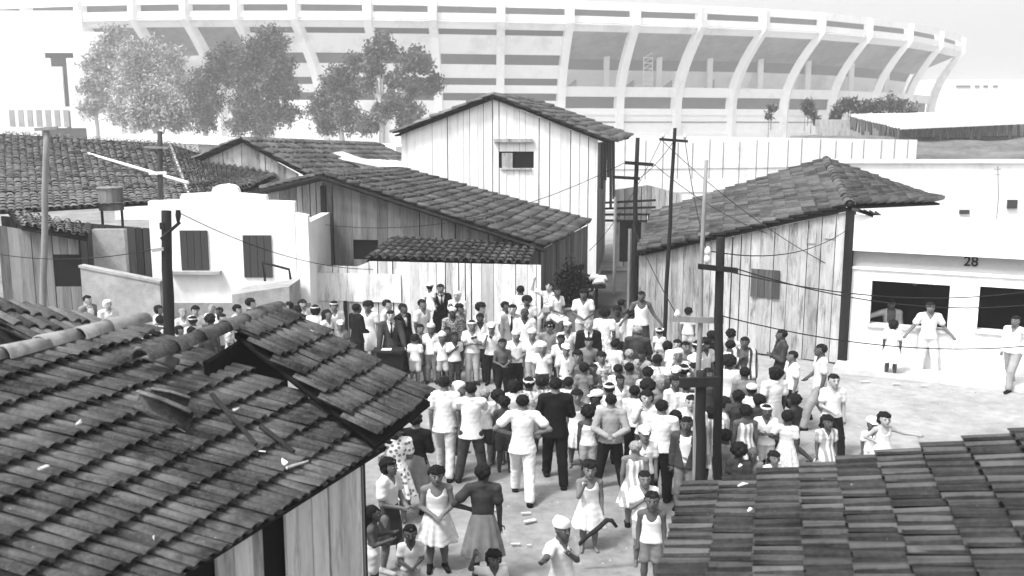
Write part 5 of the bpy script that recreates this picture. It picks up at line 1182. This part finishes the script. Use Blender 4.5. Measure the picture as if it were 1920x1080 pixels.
(1385,735,1.4,185,'down','st','ls:d','tr:d','curly','-','k','dark child crouched before the grey shirt'),
# right edge of the crowd
(1467,618,1.72,-75,'cross','wk','ls:d','tr:k','short','-','n','man in dark shirt with folded arms in profile facing left'),
(1487,660,1.56,-70,'one','run','ts:w','tr:k','short','-','b','youth in white shirt and black trousers striding left'),
(1541,645,1.74,-75,'one','wk','lt:v','tr:m','short','-','n','tall man in pale shirt and grey trousers facing left, apart from the crowd',dict(shoes='k')),
(1564,702,1.55,20,'one','wk','ts:w','tr:k','short','-','w','boy in white shirt and black trousers walking apart at right'),
(1552,780,1.25,25,'down','st','ts:s','sk:s','bob','-','n','girl in striped shirt before the walking boy'),
(1636,784,1.05,15,'down','st','ts:w','sh:w','-','cap','n','toddler in white cap above the right roof'),
(1659,773,1.25,25,'wave','st','sl:w','-','bob','-','w','girl in white dress with one arm stretched out'),
(1453,690,1.66,-150,'down','one','bl:w','sk:l','bob','-','k','woman in white blouse and pale skirt with long dark arm'),
(1478,770,1.28,170,'hip1','st','dr:w','-','curly','-','n','girl in wide white frock with back turned at the crowd edge'),
(1438,758,1.35,5,'cross','st','ts:w','sh:l','short','ring','n','boy in white ring hat holding a younger child'),
(1416,768,1.15,30,'face','st','ts:s','sh:w','short','-','n','young child clasped by the boy in the ring hat'),
(1399,760,1.4,190,'down','st','sl:s','-','curly','-','n','girl in striped pinafore with ruffled shoulders, back turned'),
(1412,838,1.15,0,'down','st','ts:g','sh:d','-','-','n','crop-headed child just above the right roof'),
(1452,846,1.12,20,'down','st','ts:w','sh:d','bob','-','b','dark-fringed child in white just above the right roof'),
(1386,834,1.25,178,'down','st','ts:d','sh:d','afro','-','k','child with big round hair just above the right roof'),
(1361,808,1.35,160,'down','st','ts:g','sh:g','curly','-','k','dark-haired child right of the thick pole foot'),
(1424,742,1.4,-160,'down','st','ts:d','tr:d','curly','-','k','dark head behind the white ring hat'),
(1490,742,1.3,-120,'down','run','ts:d','sh:d','curly','-','k','dark-clad child running left behind the wide white frock'),
# at the white house
(1672,562,1.74,10,'outr','st','op:w','tr:d','short','-','b','man in open white shirt inside the wide window',dict(d=24.2,z=.3)),
(1745,568,1.78,12,'rest','one','ts:w','tr:w','short','-','b','man in white shirt and trousers leaning on the window ledge',dict(shoes='k')),
(1676,600,1.42,175,'down','st','dr:w','-','bob','-','n','girl in white dress looking into the wide window',dict(shoes='k')),
(1906,592,1.72,-30,'outl','wk','ls:w','tr:m','short','-','b','person in white stepping in at the right edge'),
]
for row in CROWD:
    ex = row[12] if len(row) > 12 else {}
    person(*row[:12], **ex)

# things people hold
mb = MB(); a = at(1062, 1040, 12.6); b = at(1118, 1000, 12.3); c = at(1134, 976, 12.3); d_ = at(1152, 986, 12.3)
mb.tube([at(1078, 1028, 12.25), at(1105, 1003, 12.2), at(1122, 990, 12.2), at(1138, 975, 12.2), at(1147, 976, 12.2), at(1156, 988, 12.2)], [.025, .03, .035, .035, .03, .022], 7, .3)
tag(mb.build('crooked_stick', M['wood_stick'], None, True), 'crooked dark stick held out like a gun by the boy in the paper cap', 'stick')
mb = MB(); p = at(903, 620, 23.0); mb.box(p.x-.12, p.x+.12, 22.75, 22.8, p.z-.17, p.z+.0, .1); tag(mb.build('book', M['pole']), 'dark book held flat by the man in the boys row', 'book')
mb = MB(); p = at(1043, 650, 21.5); q = at(1041, 735, 21.5); mb.tube([p, q], .012, 5); tag(mb.build('thin_stick', M['pole']), 'thin upright stick held by the very dark boy', 'stick')
# the '28' as real mesh
bpy.context.view_layer.update()
for o in [o for o in bpy.data.objects if o.type == 'FONT']:
    me = bpy.data.meshes.new_from_object(o.evaluated_get(bpy.context.evaluated_depsgraph_get())); n = bpy.data.objects.new('house_number_sign', me); C.objects.link(n)
    n.parent = o.parent; n.matrix_parent_inverse = o.matrix_parent_inverse.copy(); n.matrix_basis = o.matrix_basis.copy(); bpy.data.objects.remove(o); n.name = 'house_number'
for px, d, h, l in ((1203, 22.8, 6-(546-235)*22.8/1776-1.7, 'plank crate under the man in the white vest'), (1094, 23.6, 6-(543-235)*23.6/1776-1.68, 'plank crate under the man leaning before the plank fence'), (1291, 23.8, 6-(577-235)*23.8/1776-1.2, 'low plank crate under the child in the long white shirt')):
    mb = MB(); a = at(px, 600, d); h = max(.12, h-.015)
    for k in range(4): mb.box(a.x-.34+k*.17, a.x-.34+k*.17+.16, d-.28, d+.28, h-.025, h, rnd.random())
    for s in (-.3, .29): mb.box(a.x-.33, a.x+.33, d+s-.012, d+s, 0, h-.03, rnd.random())
    tag(mb.build('crate', M['plank_grey']), l, 'crate', 'crates people stand on')
M['leaf_dark'] = surf('creeper leaves', .01, .05, .5, mix=.2, fine=3)
# ------------------------------------------------------------ the stadium
stad = empty('stadium', (0, 230, 0), 'huge pale concrete stadium with curved outward-leaning ribs and banded openings', 'stadium')
# rib feet: (pixel x at the base, depth, outward turn in degrees)
RB = [(-150, 250, -62), (-60, 243, -56), (40, 237, -50), (130, 233, -45), (225, 230, -40), (320, 228, -36), (410, 227, -32), (500, 227, -30), (601, 227, -28), (712, 229, -8), (822, 231, -3), (938, 234, 2), (1052, 237, 10), (1162, 241, 18),
      (1270, 245, 30), (1374, 250, 46), (1474, 256, 64), (1562, 266, 76), (1640, 278, 82), (1702, 296, 88), (1748, 318, 92)]
feet = [at(x, 200, d) for x, d, a in RB]
def zz(py, d=236): return CAMZ+(235-py)*d/1775.
ZT = zz(14)
def nrm(a): return Vector((sin(R(a)), -cos(R(a)), 0))
def prof(z):            # outward lean of a rib with height
    t = min(1, max(0, (z-zz(205))/(zz(62)-zz(205)))); return 8.5*t*t*(1.25-.25*t)
def rp(i, z, back=0.): p = feet[i]; q = nrm(RB[i][2])*(prof(z)-back)+Vector((p.x, p.y, 0)); q.z = z; return q
zl = [0, 6, zz(215), zz(190), zz(170), zz(150), zz(130), zz(110), zz(90), zz(75), zz(60), zz(45), zz(32), zz(27)]
for i in range(len(RB)):
    mb = MB(); n = nrm(RB[i][2]); sx = Vector((n.y, -n.x, 0)); vs = []; fs = []
    for z in zl:
        dpt = 2.2 if z > 6 else 3.; wd = .95
        o = rp(i, z)+n*.5
        vs += [o-sx*wd, o+sx*wd, o+sx*wd-n*dpt, o-sx*wd-n*dpt]
    for k in range(len(zl)-1):
        for e in range(4): fs.append((4*k+e, 4*k+(e+1) % 4, 4*k+4+(e+1) % 4, 4*k+4+e))
    fs.append((4*len(zl)-4, 4*len(zl)-3, 4*len(zl)-2, 4*len(zl)-1)); mb.add(vs, fs, rnd.random()); mb.build('rib', M['concrete'], stad)
def ringband(mb, za, zb, back=0., th=.6, i0=0, i1=None, m=0, ztl=None, backt=None, inset=0.):
    i1 = len(RB)-1 if i1 is None else i1
    for i in range(i0, i1):
        a0, b0 = rp(i, za, back), rp(i+1, za, back); a1, b1 = rp(i, zb, back if backt is None else backt), rp(i+1, zb, back if backt is None else backt)
        if inset: a0, b0 = a0.lerp(b0, inset), b0.lerp(a0, inset); a1, b1 = a1.lerp(b1, inset), b1.lerp(a1, inset)
        na, nb_ = nrm(RB[i][2])*th, nrm(RB[i+1][2])*th
        mb.hexa([a0, b0, b0-nb_, a0-na, a1, b1, b1-nb_, a1-na], rnd.random(), m)
mb = MB(); ringband(mb, zz(36), zz(22), .2); ringband(mb, zz(58), zz(47), .1); ringband(mb, zz(72), zz(61.5), .3); ringband(mb, zz(61.5), zz(60), -.2, .9); ringband(mb, zz(61), zz(60), .2, 6)
mb.build('upper_ring', M['concrete'], stad)
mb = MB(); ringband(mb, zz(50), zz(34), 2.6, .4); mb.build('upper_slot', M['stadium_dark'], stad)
# left half: closed storeys with strip openings
mb = MB()
for (a, b) in ((112, 81), (152, 129), (178, 164), (212, 191)): ringband(mb, zz(a), zz(b), .4, .8, 7, 12)
mb.build('storey_parapets', M['concrete'], stad)
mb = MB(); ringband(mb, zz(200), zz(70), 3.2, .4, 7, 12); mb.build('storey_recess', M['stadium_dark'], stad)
# right half and far left: open concourse under the sloping stand
mb = MB(); ringband(mb, zz(183), zz(165), .3, 1.4, 12); ringband(mb, zz(216), zz(204), .3, 1., 12); mb.build('concourse_slab', M['concrete'], stad)
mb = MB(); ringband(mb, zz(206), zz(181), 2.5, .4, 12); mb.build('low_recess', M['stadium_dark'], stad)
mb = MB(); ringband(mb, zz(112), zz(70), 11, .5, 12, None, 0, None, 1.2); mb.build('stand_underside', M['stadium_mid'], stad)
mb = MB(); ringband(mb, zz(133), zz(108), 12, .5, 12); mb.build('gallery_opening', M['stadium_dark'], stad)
mb = MB(); ringband(mb, zz(180), zz(131), 11.5, .5, 12); mb.build('gallery_wall', M['concrete'], stad)
for nm, mt, args in (('concourse_slab', 'concrete', (zz(183), zz(165), .3, 1.4, 0, 7)), ('stand_underside', 'stadium_mid', (zz(112), zz(70), 11, .5, 0, 7, 0, None, 1.2)), ('gallery_wall', 'concrete', (zz(204), zz(112), 12, .5, 0, 7))):
    mb = MB(); ringband(mb, *args); mb.build(nm, M[mt], stad)
for i in range(12, len(RB)-2):      # inner columns and doorways
    mb = MB(); p = rp(i, zz(165), 7).lerp(rp(i+1, zz(165), 7), .93); mb.box(p.x-.7, p.x+.7, p.y-.7, p.y+.7, zz(178), zz(88), rnd.random()); mb.build('column', M['concrete'], stad)
    if i in (12, 13, 14, 15):
        mb = MB(); p = rp(i, zz(165), 11.2).lerp(rp(i+1, zz(165), 11.2), (.35, .5, .3, .2)[i-12]); mb.box(p.x-1.5, p.x+1.5, p.y-.3, p.y+.3, zz(165), zz(131), .4); mb.build('doorway', M['stadium_mid'], stad)
mb = MB(); ringband(mb, zz(250), zz(216), .6, .8); ringband(mb, -1, zz(250), .2, .8); mb.build('base_wall', M['concrete'], stad)
mb = MB(); ringband(mb, zz(230), zz(228), .45, .2, 10, 17); mb.build('base_slot', M['stadium_dark'], stad)
sc_ = empty('scaffold_tower', (0, 0, 0), 'slender white lattice tower standing inside one stadium bay', 'scaffold')
mb = MB(); p0 = at(1214, 168, 246); 
for s in (-1.1, 1.1):
    mb.tube([(p0.x+s, 246, p0.z), (p0.x+s, 246, p0.z+8)], .12, 4, .9)
for k in range(7): z = p0.z+k*1.3; mb.tube([(p0.x-1.1, 246, z), (p0.x+1.1, 246, z)], .1, 4, .9); mb.tube([(p0.x-1.1, 246, z), (p0.x+1.1, 246, z+1.3)], .08, 4, .9)
mb.build('lattice', M['white'], sc_)

# ------------------------------------------------------------ ramp building far left
rm = empty('ramp_building', (0, 0, 0), 'pale concrete ramp building with tall dark slots at the far left', 'building')
D_ = 190; mb = MB(); a, b = at(-60, 98, D_), at(152, 98, D_); zt_ = at(0, 98, D_).z; zb_ = at(0, 200, D_).z
for (x0, x1, y0, y1) in ((-60, 77, 20, 240), (77, 152, 20, 99), (81, 94, 109, 240), (102, 116, 125, 240), (134, 147, 109, 240), (-60, 152, 200, 208), (148, 215, 60, 240), (14, 20, 200, 240)):
    p, q = at(x0, y1, D_), at(x1, y0, D_); mb.box(p.x, q.x, D_-rnd.uniform(.0, .1), D_+.4, max(0, p.z), q.z, rnd.random())
mb.build('columns', M['concrete'], rm)
mb = MB(); p, q = at(78, 245, D_+.6), at(150, 98, D_+.6); mb.box(p.x, q.x, D_+.5, D_+1, 0, q.z); mb.build('recess', M['leaf_dark'], rm)
mb = MB()
for k in range(7): p, q = at(20+k*17, 238, D_-3), at(27+k*17, 206, D_-3); mb.box(p.x, q.x, D_-3.3, D_-3, p.z, q.z, rnd.random())
mb.build('lower_slots', M['stadium_mid'], rm)

# ------------------------------------------------------------ trees: trunk, limbs and leaf clumps
M['leaf'] = surf('leaves', .03, .25, .5, mix=.2, fine=3, rough=.85)
M['leaf_hazed'] = surf('hazed leaves', .15, .6, .5, mix=.2, fine=3, rough=.85)  # paler copy of the leaves, veiling haze painted into the colour
M['bark_pale'] = surf('pale bark', .35, .6, .5, (3, 3, .3), mix=.9)
def tree(label, px, d, ytop, ybase, lobes, mat, seed, leaves=60, lsz=.5, group='trees between shacks and stadium'):
    r = random.Random(seed); b0 = at(px, 300, d); t = empty('eucalyptus_tree', (b0.x, d, 0), label, 'tree', group)
    mb = MB(); cr = MB(); top = at(px, ytop, d).z
    trunk = [Vector((b0.x, d, 0)), Vector((b0.x+.2, d, top*.3)), Vector((b0.x-.1, d, top*.55))]
    mb.tube(trunk, [.45, .36, .24], 8, .6)
    for (lx, ly, lr) in lobes:
        c = at(lx, ly, d); rad = lr*d/1800.; mb.tube([trunk[1].lerp(trunk[2], r.random()), (trunk[2]+c)/2+Vector((0, 0, -.4)), c], [.16, .11, .05], 5, .7)
        n = int(leaves*lr/12)
        for k in range(n):
            v = Vector((r.gauss(0, 1), r.gauss(0, 1), r.gauss(0, 1))).normalized(); rr = rad*(.25+.85*r.random())*(1+.7*noise.noise(v*2.2+c))
            q = c+Vector((v.x*rr, v.y*rr, v.z*rr*.9)); ct = min(1, max(0, r.gauss(.36, .1)+.5*noise.noise(q*.45)))
            for _ in range(13):
                o = q+Vector((r.gauss(0, .3), r.gauss(0, .3), r.gauss(0, .3))); s = lsz*r.uniform(.3, .65)
                a = Vector((r.gauss(0, 1), r.gauss(0, 1), r.gauss(0, 1))).normalized(); e = a.cross(Vector((r.gauss(0, 1), r.gauss(0, 1), r.gauss(0, 1)))).normalized()
                cr.add([o-a*s, o+e*s*.45, o+a*s, o-e*s*.45], [(0, 1, 2, 3)], min(1, max(0, ct+r.gauss(0, .06))))
    mb.build('trunk', M['bark_pale'], t, True); cr.build('crown', M[mat], t)
    return t
tree('palest hazy tree at the left end of the row', 185, 165, 90, 240, [(175, 120, 26), (205, 105, 30), (170, 160, 24), (200, 150, 26), (190, 190, 24), (165, 205, 18), (215, 60, 16), (198, 85, 18)], 'leaf_hazed', 1)
tree('broad grey-green tree with a rounded top behind the left roofs', 250, 155, 75, 245, [(245, 100, 30), (280, 95, 28), (250, 140, 34), (285, 150, 34), (240, 180, 30), (320, 110, 26), (330, 150, 26), (225, 215, 26)], 'leaf_hazed', 2)
tree('low round mushroom-shaped tree in front of the others', 295, 110, 160, 245, [(290, 180, 30), (262, 200, 22), (320, 200, 26), (295, 215, 28), (330, 225, 22), (265, 228, 18)], 'leaf_hazed', 3, 80, .4)
tree('mid-grey tree in the middle of the left clump', 385, 140, 90, 248, [(400, 135, 26), (375, 160, 28), (360, 190, 28), (395, 190, 28), (345, 215, 22), (385, 225, 24), (410, 110, 22), (430, 140, 24)], 'leaf', 4)
tree('tallest dark eucalyptus with feathery top left of the white gable', 480, 135, 50, 252, [(505, 70, 22), (520, 85, 20), (480, 90, 22), (455, 120, 26), (500, 115, 28), (530, 130, 24), (470, 155, 30), (515, 165, 30), (545, 170, 18), (460, 195, 28), (500, 205, 30), (535, 215, 24), (450, 230, 24), (490, 238, 22), (428, 100, 16)], 'leaf', 5, 70)
tree('dark clumped eucalyptus right of the stadium rib, thin pale stem', 640, 130, 130, 250, [(640, 140, 22), (665, 120, 18), (620, 170, 24), (655, 170, 20), (600, 205, 26), (640, 210, 24), (665, 230, 22), (610, 235, 20)], 'leaf', 6, 60)
tree('dark eucalyptus with separate round tufts beside the white gable', 715, 125, 55, 270, [(715, 75, 16), (700, 98, 20), (728, 95, 16), (780, 105, 19), (765, 120, 16), (795, 125, 14), (700, 130, 18), (740, 150, 18), (775, 160, 20), (815, 155, 14), (800, 165, 14), (690, 160, 14), (735, 190, 18), (715, 210, 18), (760, 200, 18), (690, 235, 20), (760, 225, 16), (780, 210, 14)], 'leaf', 7, 60)
def bush(label, d, lobes, seed, mat='leaf', ls=1.):
    r = random.Random(seed); c0 = at(lobes[0][0], lobes[0][1], d); t = empty('bush', (c0.x, d, 0), label, 'bush'); cr = MB(); mb = MB()
    for (lx, ly, lr) in lobes:
        c = at(lx, ly, d); rad = lr*d/1800.; mb.tube([(c.x, d, c.z-2.2), c], [.06, .02], 5, .3)
        for k in range(int(50*lr/12/ls**1.3)):
            v = Vector((r.gauss(0, 1), r.gauss(0, 1), r.gauss(0, 1))).normalized(); q = c+v*rad*r.uniform(.2, 1.2); ct = r.gauss(.4, .2)
            for _ in range(5):
                o = q+Vector((r.gauss(0, .15), r.gauss(0, .15), r.gauss(0, .15))); a = Vector((r.gauss(0, 1), r.gauss(0, 1), r.gauss(0, 1))).normalized()*.3*ls; e = a.cross(Vector((0, .3, 1))).normalized()*.12*ls
                cr.add([o-a, o+e, o+a, o-e], [(0, 1, 2, 3)], min(1, max(0, ct)))
    mb.build('stems', M['pole_pale'], t); cr.build('leaves', M[mat], t)
bush('wide dark bush in front of the stadium base, nearer the white gable', 100, [(1575, 205, 14), (1592, 195, 14), (1610, 203, 14), (1625, 200, 12), (1568, 218, 10)], 21)
bush('wide dark bush at the stadium base just above the open shed', 100, [(1650, 200, 14), (1672, 196, 16), (1690, 200, 14), (1708, 205, 10)], 22)
bush('small sprig of leaves before the stadium wall', 100, [(1516, 195, 9), (1522, 210, 8), (1510, 205, 6), (1530, 224, 5)], 23)
bush('tiny sprig of leaves left of the larger sprigs', 100, [(1447, 203, 7), (1442, 218, 3)], 24)
bush('dark creeper in the mouth of the alley beside the long board house', 27.5, [(1070, 520, 11), (1084, 540, 10), (1066, 548, 9), (1078, 560, 8)], 25, 'leaf_dark', .3)

# ------------------------------------------------------------ haze
hb = MB(); hb.box(-1200, 1200, -1000, 1200, -4, 60); hm_ = bpy.data.materials.new('haze'); hm_.use_nodes = True
n = hm_.node_tree; n.nodes.remove(n.nodes['Principled BSDF']); pv = n.nodes.new('ShaderNodeVolumePrincipled'); pv.inputs['Color'].default_value = (1, 1, 1, 1)
pv.inputs['Density'].default_value = .0011; pv.inputs['Anisotropy'].default_value = .2; n.links.new(pv.outputs[0], n.nodes['Material Output'].inputs['Volume'])
tag(hb.build('haze', hm_), kind='stuff')
